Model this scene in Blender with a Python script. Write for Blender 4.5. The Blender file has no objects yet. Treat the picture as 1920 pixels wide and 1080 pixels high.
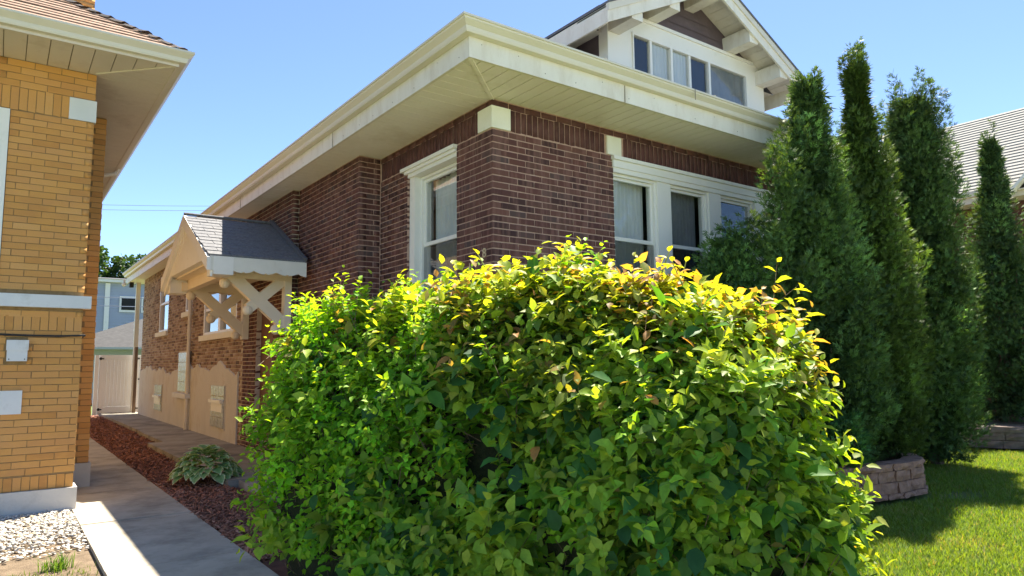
import bpy, math, random
import numpy as np
from mathutils import Matrix, Vector, Euler
random.seed(7); RNG = np.random.default_rng(11)
S = bpy.context.scene
C = S.collection
# ------------------------------------------------------------------ camera, sky, sun, exposure
F, PITCH, ROLL, YAW, CAMH = 1317.1, .108459, -.009434, .63001, 1.45      # focal length in photo pixels (1920 wide)
fw = Vector((math.sin(YAW)*math.cos(PITCH), math.cos(YAW)*math.cos(PITCH), math.sin(PITCH)))
r0 = Vector((math.cos(YAW), -math.sin(YAW), 0)); u0 = r0.cross(fw)
rr = math.cos(ROLL)*r0 + math.sin(ROLL)*u0; uu = -math.sin(ROLL)*r0 + math.cos(ROLL)*u0
cam = bpy.data.cameras.new('camera'); camo = bpy.data.objects.new('camera', cam); C.objects.link(camo)
cam.sensor_width = 36; cam.lens = F/1920*36; cam.clip_start = .05; cam.clip_end = 3000
camo.matrix_world = Matrix(((rr.x, uu.x, -fw.x, 0), (rr.y, uu.y, -fw.y, 0), (rr.z, uu.z, -fw.z, CAMH), (0, 0, 0, 1)))
S.camera = camo
S.render.resolution_x = 1024; S.render.resolution_y = 576
SUN = Vector((.466, .28, 1)).normalized()
EL = math.asin(SUN.z); AZ = math.atan2(SUN.x, SUN.y)
W = bpy.data.worlds.new('World'); S.world = W; W.use_nodes = True
nt = W.node_tree; bg = nt.nodes['Background']; sky = nt.nodes.new('ShaderNodeTexSky')
sky.sky_type = 'NISHITA'; sky.sun_disc = False; sky.sun_elevation = EL; sky.sun_rotation = AZ
sky.air_density = .55; sky.dust_density = .12; sky.ozone_density = 3.0; sky.altitude = 200
nt.links.new(sky.outputs[0], bg.inputs[0]); bg.inputs[1].default_value = .08
sl = bpy.data.lights.new('sun', 'SUN'); sl.energy = 4.0; sl.angle = math.radians(.53); sl.color = (1, .91, .77)
slo = bpy.data.objects.new('sun', sl); C.objects.link(slo); slo.rotation_euler = (-SUN).to_track_quat('-Z', 'Y').to_euler(); slo.location = (20, 14, 40)
S.view_settings.view_transform = 'Standard'; S.view_settings.look = 'None'; S.view_settings.gamma = 1
S.view_settings.exposure = 2.08
S.render.engine = 'CYCLES'
S.cycles.max_bounces = 8; S.cycles.diffuse_bounces = 4; S.cycles.transparent_max_bounces = 12

# ------------------------------------------------------------------ materials
def newmat(name):
    m = bpy.data.materials.new(name); m.use_nodes = True
    return m, m.node_tree, m.node_tree.nodes['Principled BSDF']
def N(nt, t, **k):
    n = nt.nodes.new(t)
    for a, b in k.items(): setattr(n, a, b)
    return n
def pos(nt, scale=(1, 1, 1)):
    g = N(nt, 'ShaderNodeNewGeometry'); m = N(nt, 'ShaderNodeMapping'); m.inputs['Scale'].default_value = scale
    nt.links.new(g.outputs['Position'], m.inputs['Vector']); return m.outputs[0]
def noise(nt, vec, scale, detail=4, rough=.6):
    n = N(nt, 'ShaderNodeTexNoise'); n.inputs['Scale'].default_value = scale; n.inputs['Detail'].default_value = detail; n.inputs['Roughness'].default_value = rough
    nt.links.new(vec, n.inputs['Vector']); return n.outputs[0]
def ramp(nt, fac, stops):
    r = N(nt, 'ShaderNodeValToRGB'); e = r.color_ramp.elements
    while len(e) < len(stops): e.new(.5)
    for i, (p, c) in enumerate(stops): e[i].position = p; e[i].color = (*c, 1)
    nt.links.new(fac, r.inputs[0]); return r.outputs[0]
def mix(nt, fac, a, b, mode='MIX'):
    m = N(nt, 'ShaderNodeMix', data_type='RGBA', blend_type=mode)
    for s, v in ((0, fac), (6, a), (7, b)):
        if isinstance(v, (int, float)): m.inputs[s].default_value = v
        elif isinstance(v, tuple): m.inputs[s].default_value = (*v, 1)
        else: nt.links.new(v, m.inputs[s])
    return m.outputs[2]
def bump(nt, b, h, strength=.3, dist=.01):
    n = N(nt, 'ShaderNodeBump'); n.inputs['Strength'].default_value = strength; n.inputs['Distance'].default_value = dist
    nt.links.new(h, n.inputs['Height']); nt.links.new(n.outputs[0], b.inputs['Normal'])
def surf(name, c1, c2, scale=3, rough=.7, bscale=60, bstr=.2, bdist=.004, stretch=(1, 1, 1), dirt=None, dscale=1.2, dlo=.5, dhi=.75, metal=0, spec=.4):
    m, nt, b = newmat(name); v = pos(nt, stretch)
    col = ramp(nt, noise(nt, v, scale), [(.3, c1), (.7, c2)])
    if dirt: col = mix(nt, ramp(nt, noise(nt, v, dscale, 6, .7), [(dlo, (0, 0, 0)), (dhi, (1, 1, 1))]), col, dirt)
    nt.links.new(col, b.inputs['Base Color']); b.inputs['Roughness'].default_value = rough; b.inputs['Metallic'].default_value = metal
    b.inputs['Specular IOR Level'].default_value = spec
    if bstr: bump(nt, b, noise(nt, pos(nt), bscale, 5), bstr, bdist)
    return m
def brickmat(name, stops, src, band=(20, 20, 2.5), bandamt=.5, bandcol=(.3, .18, .15), grain=(.1, .06, .05)):
    m, nt, b = newmat(name)
    if src == 'object': f = N(nt, 'ShaderNodeObjectInfo').outputs['Random']
    else:
        a = N(nt, 'ShaderNodeAttribute', attribute_name='rnd'); f = a.outputs['Fac']
    col = ramp(nt, f, stops)
    bn = ramp(nt, noise(nt, pos(nt, band), 1.0, 2, .5), [(.46, (0, 0, 0)), (.62, (1, 1, 1))])
    bm = N(nt, 'ShaderNodeMath', operation='MULTIPLY'); nt.links.new(bn, bm.inputs[0]); bm.inputs[1].default_value = bandamt
    col = mix(nt, bm.outputs[0], col, bandcol)
    gn = ramp(nt, noise(nt, pos(nt), 150, 4, .7), [(.5, (0, 0, 0)), (.8, (1, 1, 1))])
    gm = N(nt, 'ShaderNodeMath', operation='MULTIPLY'); nt.links.new(gn, gm.inputs[0]); gm.inputs[1].default_value = .5
    col = mix(nt, gm.outputs[0], col, grain)
    nt.links.new(col, b.inputs['Base Color']); b.inputs['Roughness'].default_value = .8; b.inputs['Specular IOR Level'].default_value = .2
    bump(nt, b, noise(nt, pos(nt, (1, 1, .3)), 120, 4), .35, .004)
    return m
def leafmat(name, trans=.45, ty=(1.9, 1.5, .35), rough=.42, spec=.35):
    m, nt, b = newmat(name); a = N(nt, 'ShaderNodeAttribute', attribute_name='col')
    v = mix(nt, .35, a.outputs['Color'], mix(nt, 1, a.outputs['Color'], ramp(nt, noise(nt, pos(nt), 38, 3), [(.3, (.55, .6, .5)), (.7, (1.35, 1.3, 1.2))]), 'MULTIPLY'))
    nt.links.new(v, b.inputs['Base Color']); b.inputs['Roughness'].default_value = rough; b.inputs['Specular IOR Level'].default_value = spec
    t = N(nt, 'ShaderNodeBsdfTranslucent'); nt.links.new(mix(nt, 1, v, ty, 'MULTIPLY'), t.inputs[0])
    x = N(nt, 'ShaderNodeMixShader'); x.inputs[0].default_value = trans
    nt.links.new(b.outputs[0], x.inputs[1]); nt.links.new(t.outputs[0], x.inputs[2])
    nt.links.new(x.outputs[0], nt.nodes['Material Output'].inputs[0]); return m
def glassmat(name, refl=.5, tint=(.8, .85, .85)):
    m, nt, b = newmat(name); nt.nodes.remove(b)
    fr = N(nt, 'ShaderNodeFresnel'); fr.inputs[0].default_value = 1.5
    mm = N(nt, 'ShaderNodeMath', operation='MULTIPLY_ADD'); nt.links.new(fr.outputs[0], mm.inputs[0]); mm.inputs[1].default_value = 1.7; mm.inputs[2].default_value = refl*.08
    mm.use_clamp = True
    tr = N(nt, 'ShaderNodeBsdfTransparent'); tr.inputs[0].default_value = (*tint, 1)
    gl = N(nt, 'ShaderNodeBsdfGlossy'); gl.inputs['Roughness'].default_value = .01
    gg = N(nt, 'ShaderNodeNewGeometry'); inv = N(nt, 'ShaderNodeMath', operation='SUBTRACT'); inv.inputs[0].default_value = 1; nt.links.new(gg.outputs['Backfacing'], inv.inputs[1])
    fx = N(nt, 'ShaderNodeMath', operation='MULTIPLY'); nt.links.new(mm.outputs[0], fx.inputs[0]); nt.links.new(inv.outputs[0], fx.inputs[1])
    x = N(nt, 'ShaderNodeMixShader'); nt.links.new(fx.outputs[0], x.inputs[0]); nt.links.new(tr.outputs[0], x.inputs[1]); nt.links.new(gl.outputs[0], x.inputs[2])
    nt.links.new(x.outputs[0], nt.nodes['Material Output'].inputs[0]); return m

M = {}
M['paint'] = surf('cream_white_paint', (.73, .68, .57), (.80, .76, .66), 3.2, .45, 90, .1, dirt=(.54, .46, .33), dscale=3.5, dlo=.5, dhi=.9, stretch=(1.6, 1.6, .5))
M['gutter'] = surf('gutter_metal_paint', (.64, .59, .48), (.72, .67, .56), 1.5, .35, 50, .05, stretch=(.4, .4, 1), dirt=(.58, .54, .42), dscale=3, dlo=.55, dhi=.85)
M['soffit'] = surf('cream_soffit_vinyl', (.88, .83, .74), (.91, .87, .79), 1.5, .5, 80, .04, dirt=(.60, .53, .38), dscale=1.3, dlo=.55, dhi=.9)
M['groove'] = surf('soffit_joint', (.20, .17, .12), (.24, .20, .14), 3, .8)
M['trim'] = surf('white_window_trim', (.82, .80, .73), (.86, .84, .78), 2, .4, 70, .05, dirt=(.62, .60, .52), dscale=3, dlo=.6, dhi=.9)
M['stone'] = surf('painted_limestone_block', (.78, .76, .62), (.84, .82, .70), 6, .75, 120, .2, dirt=(.6, .56, .45), dscale=6, dlo=.6, dhi=.85)
M['whitestone'] = surf('white_painted_stone', (.66, .68, .67), (.74, .75, .74), 4, .7, 90, .25, dirt=(.5, .5, .47), dscale=4, dlo=.55, dhi=.8)
M['mortar'] = surf('red_mortar', (.43, .27, .205), (.53, .355, .28), 25, .9, 200, .5)
M['mortar_y'] = surf('ochre_mortar', (.24, .15, .06), (.34, .22, .10), 20, .9, 200, .4)
M['mortar_c'] = surf('grey_tan_mortar', (.48, .38, .28), (.60, .50, .39), 10, .9, 150, .5)
st = [(0, (.060, .030, .028)), (.22, (.10, .043, .038)), (.45, (.135, .054, .044)), (.62, (.12, .058, .046)), (.8, (.175, .072, .054)), (1, (.085, .058, .055))]
M['brick_o'] = brickmat('dark_red_face_brick', st, 'object', bandcol=(.25, .13, .105), bandamt=.5)
M['brick_a'] = brickmat('dark_red_face_brick_far', st, 'attr', bandcol=(.25, .13, .105), bandamt=.5)
M['soldier'] = brickmat('dark_red_soldier_brick', [(0, (.085, .036, .034)), (.5, (.11, .046, .041)), (1, (.135, .058, .05))], 'attr', band=(14, 14, 9), bandcol=(.17, .085, .075), bandamt=.4)
sy = [(0, (.52, .245, .075)), (.25, (.60, .305, .095)), (.5, (.65, .34, .115)), (.75, (.58, .29, .10)), (.9, (.66, .36, .13)), (1, (.55, .27, .085))]
M['ybrick_o'] = brickmat('ochre_glazed_brick', sy, 'object', band=(4, 4, 9), bandcol=(.68, .35, .09), bandamt=.35, grain=(.48, .22, .045))
M['ybrick_a'] = brickmat('ochre_glazed_brick_far', sy, 'attr', band=(4, 4, 9), bandcol=(.68, .35, .09), bandamt=.35, grain=(.48, .22, .045))
sc = [(0, (.11, .065, .045)), (.25, (.26, .155, .10)), (.55, (.38, .245, .165)), (.8, (.47, .33, .23)), (1, (.54, .41, .30))]
M['cbrick_a'] = brickmat('common_tan_brick', sc, 'attr', band=(9, 9, 6), bandcol=(.40, .28, .19), bandamt=.5, grain=(.16, .1, .07))
M['stucco'] = surf('worn_buff_stucco', (.60, .57, .51), (.72, .69, .62), 2.2, .9, 60, .7, .012, dirt=(.44, .36, .27), dscale=2.2, dlo=.5, dhi=.78, stretch=(1, 1, .55))
M['shingle'] = surf('charcoal_shingle', (.10, .105, .12), (.17, .175, .19), 40, .9, 250, .6, .004)
M['shingle_can'] = surf('grey_canopy_shingle', (.12, .125, .14), (.22, .225, .235), 30, .85, 250, .6, .004)
M['shingle_y'] = surf('brown_weathered_shingle', (.24, .15, .10), (.40, .27, .19), 14, .9, 200, .6, .004, dirt=(.1, .07, .06), dscale=9, dlo=.55, dhi=.75)
M['shingle_dark'] = surf('black_curled_shingle', (.03, .028, .03), (.06, .05, .05), 20, .9, 200, .5)
M['shingle_n'] = surf('pale_grey_shingle', (.21, .215, .20), (.27, .27, .25), 9, .9, 120, .4, dirt=(.15, .135, .12), dscale=3, dlo=.55, dhi=.8)
M['shingle_g'] = surf('grey_garage_shingle', (.045, .045, .046), (.075, .075, .075), 6, .9, 80, .4, stretch=(1, 1, 3))
M['siding'] = surf('plum_brown_siding', (.10, .075, .085), (.135, .10, .11), 5, .75, 60, .3)
M['canopy'] = surf('cream_canopy_wood', (.84, .74, .57), (.90, .81, .65), 4, .6, 60, .25, stretch=(1, 1, 1), dirt=(.64, .52, .36), dscale=4, dlo=.6, dhi=.85)
M['canopy_g'] = surf('cream_white_gable_paint', (.84, .84, .80), (.90, .90, .86), 4, .6, 60, .25, dirt=(.70, .66, .56), dscale=4, dlo=.6, dhi=.85)
M['canopy_w'] = surf('white_canopy_board', (.74, .73, .66), (.82, .81, .74), 3, .55, 60, .2, dirt=(.55, .5, .4), dscale=5, dlo=.6, dhi=.85)
M['door'] = surf('brown_side_door', (.12, .05, .03), (.17, .075, .045), 6, .5)
M['ysoffit'] = surf('tan_soffit_metal', (.66, .58, .50), (.72, .64, .56), 1.5, .5, 60, .05, dirt=(.45, .36, .28), dscale=1.5, dlo=.55, dhi=.85)
M['concrete'] = surf('grey_concrete', (.43, .38, .295), (.55, .49, .385), 2.2, .9, 140, .4, .004, dirt=(.24, .21, .165), dscale=1.7, dlo=.45, dhi=.72)
M['concrete_l'] = surf('pale_concrete_pavement', (.44, .42, .37), (.54, .51, .45), 1.2, .9, 120, .3, dirt=(.34, .31, .27), dscale=.8)
M['street'] = surf('bleached_concrete_street', (.34, .33, .30), (.42, .40, .37), 1.2, .9, 120, .3, dirt=(.24, .23, .21), dscale=.5)
M['concrete_d'] = surf('darker_grey_concrete', (.31, .28, .225), (.42, .38, .31), 2.2, .9, 140, .4, .004, dirt=(.15, .14, .115), dscale=1.4, dlo=.48, dhi=.7)  # darker concrete tone for the side path slabs
M['foundation'] = surf('pale_concrete_foundation', (.50, .48, .44), (.60, .58, .54), 3, .9, 80, .4, dirt=(.38, .36, .32), dscale=3)
M['soil'] = surf('dry_brown_soil', (.13, .095, .06), (.24, .18, .12), 9, 1, 90, .8, .02)
M['mulchbed'] = surf('dark_mulch_soil', (.13, .06, .04), (.22, .10, .065), 14, 1, 70, 1, .03)
M['ground'] = surf('grassy_ground', (.11, .165, .03), (.17, .21, .05), 5, 1, 60, 1, .03, dirt=(.15, .13, .06), dscale=1.1, dlo=.58, dhi=.75)
M['planter_stone'] = surf('brown_grey_retaining_block', (.26, .135, .085), (.38, .22, .145), 12, .95, 45, 1, .012, dirt=(.12, .07, .05), dscale=7, dlo=.5, dhi=.75)
M['planter_stone_d'] = surf('grey_retaining_block', (.13, .10, .085), (.21, .165, .14), 12, .95, 45, 1, .012)
M['vinyl'] = surf('white_vinyl', (.91, .91, .92), (.94, .94, .95), 1.2, .4, 30, .02)
M['black'] = surf('black_metal', (.015, .015, .017), (.03, .03, .03), 10, .5)
M['wood'] = surf('weathered_wood_post', (.18, .12, .08), (.28, .2, .14), 8, .85, 60, .5, stretch=(3, 3, .3))
M['bluesiding'] = surf('blue_grey_siding', (.36, .40, .48), (.42, .46, .54), .8, .6, 40, .05)
M['dark'] = surf('dark_room', (.016, .016, .018), (.03, .028, .028), 2, .9, bstr=0)  # near-black colour paints the darkness of unlit rooms behind windows
M['curtain'] = surf('sheer_curtain', (.66, .66, .64), (.74, .74, .72), 3, .9, bstr=0)
M['drape'] = surf('grey_drape', (.20, .20, .21), (.28, .28, .28), 3, .9, bstr=0)
M['glass'] = glassmat('window_glass', .5, (.93, .95, .95))
M['glass_screen'] = glassmat('insect_screen_glass', .1, (.78, .78, .78))
M['glassblock'] = surf('glass_block', (.34, .37, .35), (.48, .50, .47), 9, .2, 25, .6, .01)
M['bark'] = surf('thuja_bark', (.10, .065, .045), (.17, .115, .08), 9, .95, 40, 1, .02, stretch=(3, 3, .5))
M['twig'] = surf('shrub_twig', (.10, .07, .045), (.18, .125, .08), 12, .9)
M['sprig'] = surf('green_shoot', (.20, .24, .05), (.28, .30, .07), 12, .7)
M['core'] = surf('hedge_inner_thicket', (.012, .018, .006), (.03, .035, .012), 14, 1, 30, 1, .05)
M['leaf'] = leafmat('hedge_leaf', .5, (1.75, 1.5, .3), .5, .22)
M['thuja'] = leafmat('thuja_spray', .22, (1.8, 1.5, .4), .6, .25)
M['grass'] = leafmat('grass_blade', .4, (1.7, 1.45, .4), .5, .3)
M['hosta'] = leafmat('hosta_leaf', .3, (1.5, 1.4, .5), .4, .4)
M['treeleaf'] = leafmat('far_tree_leaf', .3, (1.6, 1.4, .4), .5, .3)
M['cable'] = surf('black_cable', (.02, .02, .022), (.03, .03, .03), 5, .6)
M['wirem'] = surf('overhead_wire', (.22, .26, .33), (.25, .29, .36), 5, .6)
M['numeral'] = surf('brass_numeral', (.72, .58, .36), (.80, .68, .46), 30, .4, metal=.3)
M['chip'] = None
def attrmat(name, rough=.85, spec=.3):
    m, nt, b = newmat(name); a = N(nt, 'ShaderNodeAttribute', attribute_name='col')
    v = mix(nt, 1, a.outputs['Color'], ramp(nt, noise(nt, pos(nt), 60, 4), [(.3, (.7, .7, .7)), (.7, (1.25, 1.25, 1.25))]), 'MULTIPLY')
    nt.links.new(v, b.inputs['Base Color']); b.inputs['Roughness'].default_value = rough; b.inputs['Specular IOR Level'].default_value = spec; return m
M['chip'] = attrmat('bark_mulch_chip'); M['pebble'] = attrmat('white_pebble', .7)

# ------------------------------------------------------------------ object helpers
ORG = {}
def link(name, data, parent=None, loc=None):
    o = bpy.data.objects.new(name, data); C.objects.link(o)
    if parent is not None: o.parent = parent; ORG[o.name] = ORG[parent.name]
    else: o.location = loc or (0, 0, 0); ORG[o.name] = Vector(loc or (0, 0, 0))
    return o
def tag(o, label=None, cat=None, group=None, kind=None):
    for k, v in (('label', label), ('category', cat), ('group', group), ('kind', kind)):
        if v: o[k] = v
    return o
def thing(name, label, cat, loc, group=None): return tag(link(name, None, None, loc), label, cat, group)
def mesh_np(name, co, faces, mat, parent=None, loc=None, smooth=False, col=None, rnd=None):
    """co (n,3) world; faces: list of (m,k) int arrays"""
    co = np.asarray(co, np.float32)
    if parent is not None: o0 = ORG[parent.name]
    else: o0 = Vector(loc) if loc is not None else Vector((0, 0, 0))
    co = co - np.array(o0, np.float32)
    me = bpy.data.meshes.new(name)
    fl = [np.asarray(f, np.int32) for f in faces if len(f)]
    idx = np.concatenate([f.ravel() for f in fl]); tot = np.concatenate([np.full(len(f), f.shape[1], np.int32) for f in fl])
    st = np.concatenate([[0], np.cumsum(tot)[:-1]]).astype(np.int32)
    me.vertices.add(len(co)); me.vertices.foreach_set('co', co.ravel())
    me.loops.add(len(idx)); me.loops.foreach_set('vertex_index', idx)
    me.polygons.add(len(tot)); me.polygons.foreach_set('loop_start', st); me.polygons.foreach_set('loop_total', tot)
    if smooth: me.polygons.foreach_set('use_smooth', np.ones(len(tot), bool))
    me.update(calc_edges=True); me.validate()
    if col is not None:
        c = np.ones((len(co), 4), np.float32); c[:, :3] = col
        a = me.color_attributes.new('col', 'FLOAT_COLOR', 'POINT'); a.data.foreach_set('color', c.ravel())
    if rnd is not None:
        a = me.attributes.new('rnd', 'FLOAT', 'POINT'); a.data.foreach_set('value', np.asarray(rnd, np.float32))
    me.materials.append(mat)
    return link(name, me, parent, tuple(o0) if parent is None else None)
CUBE = [(0, 3, 2, 1), (4, 5, 6, 7), (0, 1, 5, 4), (1, 2, 6, 5), (2, 3, 7, 6), (3, 0, 4, 7)]
class MB:
    def __init__(s): s.v = []; s.f = []
    def add(s, v, f):
        n = len(s.v); s.v += [tuple(p) for p in v]; s.f += [tuple(i+n for i in q) for q in f]; return s
    def box(s, x0, x1, y0, y1, z0, z1):
        return s.add([(x0, y0, z0), (x1, y0, z0), (x1, y1, z0), (x0, y1, z0), (x0, y0, z1), (x1, y0, z1), (x1, y1, z1), (x0, y1, z1)], CUBE)
    def boxm(s, P, a0, a1, d0, d1, z0, z1):        # box through a wall mapping P(s, d, z)
        return s.add([P(a0, d0, z0), P(a1, d0, z0), P(a1, d1, z0), P(a0, d1, z0), P(a0, d0, z1), P(a1, d0, z1), P(a1, d1, z1), P(a0, d1, z1)], CUBE)
    def extrude(s, pts, vec):
        n = len(pts); vec = Vector(vec); a = [Vector(p) for p in pts]
        return s.add(a + [p+vec for p in a], [tuple(range(n))[::-1], tuple(range(n, 2*n))] + [(i, (i+1) % n, (i+1) % n+n, i+n) for i in range(n)])
    def beam(s, p0, p1, w, h, up=(0, 0, 1)):
        p0 = Vector(p0); p1 = Vector(p1); d = (p1-p0).normalized(); sd = d.cross(Vector(up)).normalized(); u = sd.cross(d)
        q = []
        for p in (p0, p1): q += [p - sd*w/2 - u*h/2, p + sd*w/2 - u*h/2, p + sd*w/2 + u*h/2, p - sd*w/2 + u*h/2]
        return s.add(q, [(0, 3, 2, 1), (4, 5, 6, 7), (0, 1, 5, 4), (1, 2, 6, 5), (2, 3, 7, 6), (3, 0, 4, 7)])
    def tube(s, pts, rad, n=8):
        pts = [Vector(p) for p in pts]; rad = rad if isinstance(rad, (list, tuple)) else [rad]*len(pts); v = []; f = []
        for i, p in enumerate(pts):
            d = (pts[min(i+1, len(pts)-1)] - pts[max(i-1, 0)]).normalized(); a = d.orthogonal().normalized() if abs(d.z) < .99 else Vector((1, 0, 0)); b = d.cross(a).normalized(); a = b.cross(d)
            v += [p + (a*math.cos(2*math.pi*k/n) + b*math.sin(2*math.pi*k/n))*rad[i] for k in range(n)]
        for i in range(len(pts)-1): f += [(i*n+k, i*n+(k+1) % n, (i+1)*n+(k+1) % n, (i+1)*n+k) for k in range(n)]
        return s.add(v, f + [tuple(range(n))[::-1], tuple(range((len(pts)-1)*n, len(pts)*n))])
    def ball(s, c, r, n=12, m=8):
        c = Vector(c); v = [c+Vector((0, 0, r))]
        for i in range(1, m):
            t = math.pi*i/m; v += [c + Vector((math.sin(t)*math.cos(2*math.pi*k/n), math.sin(t)*math.sin(2*math.pi*k/n), math.cos(t)))*r for k in range(n)]
        v.append(c-Vector((0, 0, r))); f = [(0, 1+k, 1+(k+1) % n) for k in range(n)]
        for i in range(m-2): f += [(1+i*n+k, 1+(i+1)*n+k, 1+(i+1)*n+(k+1) % n, 1+i*n+(k+1) % n) for k in range(n)]
        e = len(v)-1; f += [(e, 1+(m-2)*n+(k+1) % n, 1+(m-2)*n+k) for k in range(n)]
        return s.add(v, f)
    def build(s, name, mat, parent=None, loc=None, smooth=False):
        if parent is None and loc is None:
            a = np.array(s.v); loc = (float(a[:, 0].mean()), float(a[:, 1].mean()), float(a[:, 2].min()))
        o0 = ORG[parent.name] if parent is not None else Vector(loc)
        me = bpy.data.meshes.new(name); me.from_pydata([tuple(Vector(p)-o0) for p in s.v], [], s.f)
        if smooth: me.polygons.foreach_set('use_smooth', [True]*len(me.polygons))
        me.update(); me.materials.append(mat)
        return link(name, me, parent, tuple(o0) if parent is None else None)
def struct(mb, name, mat): return tag(mb.build(name, mat, None, (0, 0, 0)), kind='structure')
FR = lambda Y: (lambda s, d, z: (s, Y-d, z))      # wall facing the street (-y)
SD = lambda X: (lambda s, d, z: (X-d, s, z))      # wall facing left (-x)

# bricks -------------------------------------------------------------------
def minus(a, b, ops):
    iv = [(a, b)]
    for o0, o1 in ops:
        nv = []
        for p, q in iv:
            if o1 <= p or o0 >= q: nv.append((p, q)); continue
            if o0 > p: nv.append((p, o0))
            if o1 < q: nv.append((o1, q))
        iv = nv
    return iv
def bond(sA, sB, z0, z1, ch, L, j, ops, even0, odd0, even1=None, odd1=None):
    """running bond: bricks as (s0,s1,z0,z1); courses counted downward from z1; even0/odd0 where a course starts"""
    out = []; n = int((z1-z0)/ch+.001)
    for i in range(n):
        zt = z1-i*ch-j; zb = z1-(i+1)*ch; a = even0 if i % 2 == 0 else odd0; e = (even1 if i % 2 == 0 else odd1) if even1 is not None else sB
        cut = [(o[0], o[1]) for o in ops if min(o[3], zt)-max(o[2], zb) > .3*(zt-zb)]
        for p, q in minus(a, e, cut):
            k = int(math.floor((p-a)/(L+j)))
            while a+k*(L+j) < q:
                b0 = max(a+k*(L+j), p); b1 = min(a+k*(L+j)+L, q)
                if b1-b0 > .03: out.append((b0, b1, zb, zt))
                k += 1
    return out
JIT = []
for k in range(5):
    v = np.array([(-.5, -.5, -.5), (.5, -.5, -.5), (.5, .5, -.5), (-.5, .5, -.5), (-.5, -.5, .5), (.5, -.5, .5), (.5, .5, .5), (-.5, .5, .5)])
    v = v + RNG.normal(0, 1, v.shape)*np.array([.006, .006, .022]); JIT.append(v)
def brick_pool(mat):
    ms = []
    for v in JIT:
        me = bpy.data.meshes.new('brick'); me.from_pydata([tuple(p) for p in v], [], CUBE); me.materials.append(mat); ms.append(me)
    return ms
def lay(bricks, parent, pool, mat_far, score, near=300, proud=.006, thick=.10, name='brick'):
    """bricks: list of (P, s0,s1,z0,z1, [proud,] ); the best-showing ones become objects, the rest one mesh"""
    bricks = sorted(bricks, key=score, reverse=True); org = ORG[parent.name]
    for i, (P, a, b, c, d) in enumerate(bricks[:near]):
        lo = Vector(P(a, proud, c)); hi = Vector(P(b, -thick, d)); ce = (lo+hi)/2; sz = [abs(hi[k]-lo[k]) for k in range(3)]
        o = link(name, pool[i % len(pool)], parent); o.location = ce-org; o.scale = sz
    V = []; R = []; n = 0; rest = bricks[near:]
    if rest:
        for i, (P, a, b, c, d) in enumerate(rest):
            lo = np.array(P(a, proud+random.uniform(-.0015, .0015), c)); hi = np.array(P(b, -thick, d)); V.append((lo+hi)/2 + JIT[i % 5]*np.abs(hi-lo)); R += [random.random()]*8
        co = np.concatenate(V); f = (np.array(CUBE)[None]+8*np.arange(len(rest))[:, None, None]).reshape(-1, 4)
        tag(mesh_np('brickwork', co, [f], mat_far, parent, rnd=R), kind='stuff')
def panels(mb, P, s0, s1, z0, z1, ops, d0=-.24, d1=0):
    xs = sorted({s0, s1} | {min(max(o[k], s0), s1) for o in ops for k in (0, 1)}); zs = sorted({z0, z1} | {min(max(o[k], z0), z1) for o in ops for k in (2, 3)})
    for a, b in zip(xs, xs[1:]):
        run = None
        for c, d in zip(zs, zs[1:]):
            if any(o[0] <= (a+b)/2 <= o[1] and o[2] <= (c+d)/2 <= o[3] for o in ops):
                if run: mb.boxm(P, a, b, d0, d1, *run); run = None
            else: run = (run[0], d) if run else (c, d)
        if run: mb.boxm(P, a, b, d0, d1, *run)
def curtain(P, s0, s1, d, z0, z1, mat, parent, waves=7, amp=.03, gather=0, name='curtain'):
    n = waves*6; v = []; f = []
    for i in range(n+1):
        t = i/n
        for j in range(6):
            w = j/5; ss = s0+(s1-s0)*(t*(1-gather*(1-w)) if gather >= 0 else 1-(1-t)*(1+gather*(1-w)))
            v.append(P(ss, d+amp*math.sin(t*waves*6.28+w*.6)+.01*math.sin(t*31), z0+(z1-z0)*w))
    for i in range(n): f += [(i*6+j, (i+1)*6+j, (i+1)*6+j+1, i*6+j+1) for j in range(5)]
    return MB().add(v, f).build(name, mat, parent, smooth=True)
def double_hung(house, P, s0, s1, z0, z1, rec, zr, fw_=.032, sw=.034, trim=None, curt=True, screen=True):
    """frame + two sashes + two panes; rec = how far the frame face sits behind the wall face"""
    m = MB(); d1 = -rec; d0 = -rec-.13
    m.boxm(P, s0, s0+fw_, d0, d1, z0, z1); m.boxm(P, s1-fw_, s1, d0, d1, z0, z1); m.boxm(P, s0+fw_, s1-fw_, d0, d1, z1-fw_, z1); m.boxm(P, s0+fw_, s1-fw_, d0, d1+.03, z0, z0+fw_)
    w = m.build('window', M['trim'], house); a, b = s0+fw_, s1-fw_
    for nm, c, e, dd in (('upper_sash', zr-.02, z1-fw_, -rec-.035), ('lower_sash', z0+fw_, zr+.025, -rec-.075)):
        q = MB(); q.boxm(P, a+.001, a+sw, dd-.035, dd, c, e); q.boxm(P, b-sw, b-.001, dd-.035, dd, c, e); q.boxm(P, a+sw, b-sw, dd-.035, dd, e-sw, e-.001); q.boxm(P, a+sw, b-sw, dd-.035, dd, c+.001, c+sw+.01)
        q.build(nm, M['trim'], w)
        MB().boxm(P, a+sw-.004, b-sw+.004, dd-.022, dd-.016, c+sw, e-sw+.004).build('pane', M['glass'], w)
    if screen: MB().boxm(P, a+.003, b-.003, -rec-.032, -rec-.029, z0+fw_, zr-.03).build('insect_screen', M['glass_screen'], w)
    if curt:
        L = b-a
        curtain(P, a+.002, a+L*.56, -rec-.165, z0+.02, z1-.02, M[curt], w, 6, .016, .10)
        curtain(P, b-L*.52, b-.002, -rec-.195, z0+.02, z1-.02, M[curt], w, 5, .016, -.06)
    return w

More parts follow.
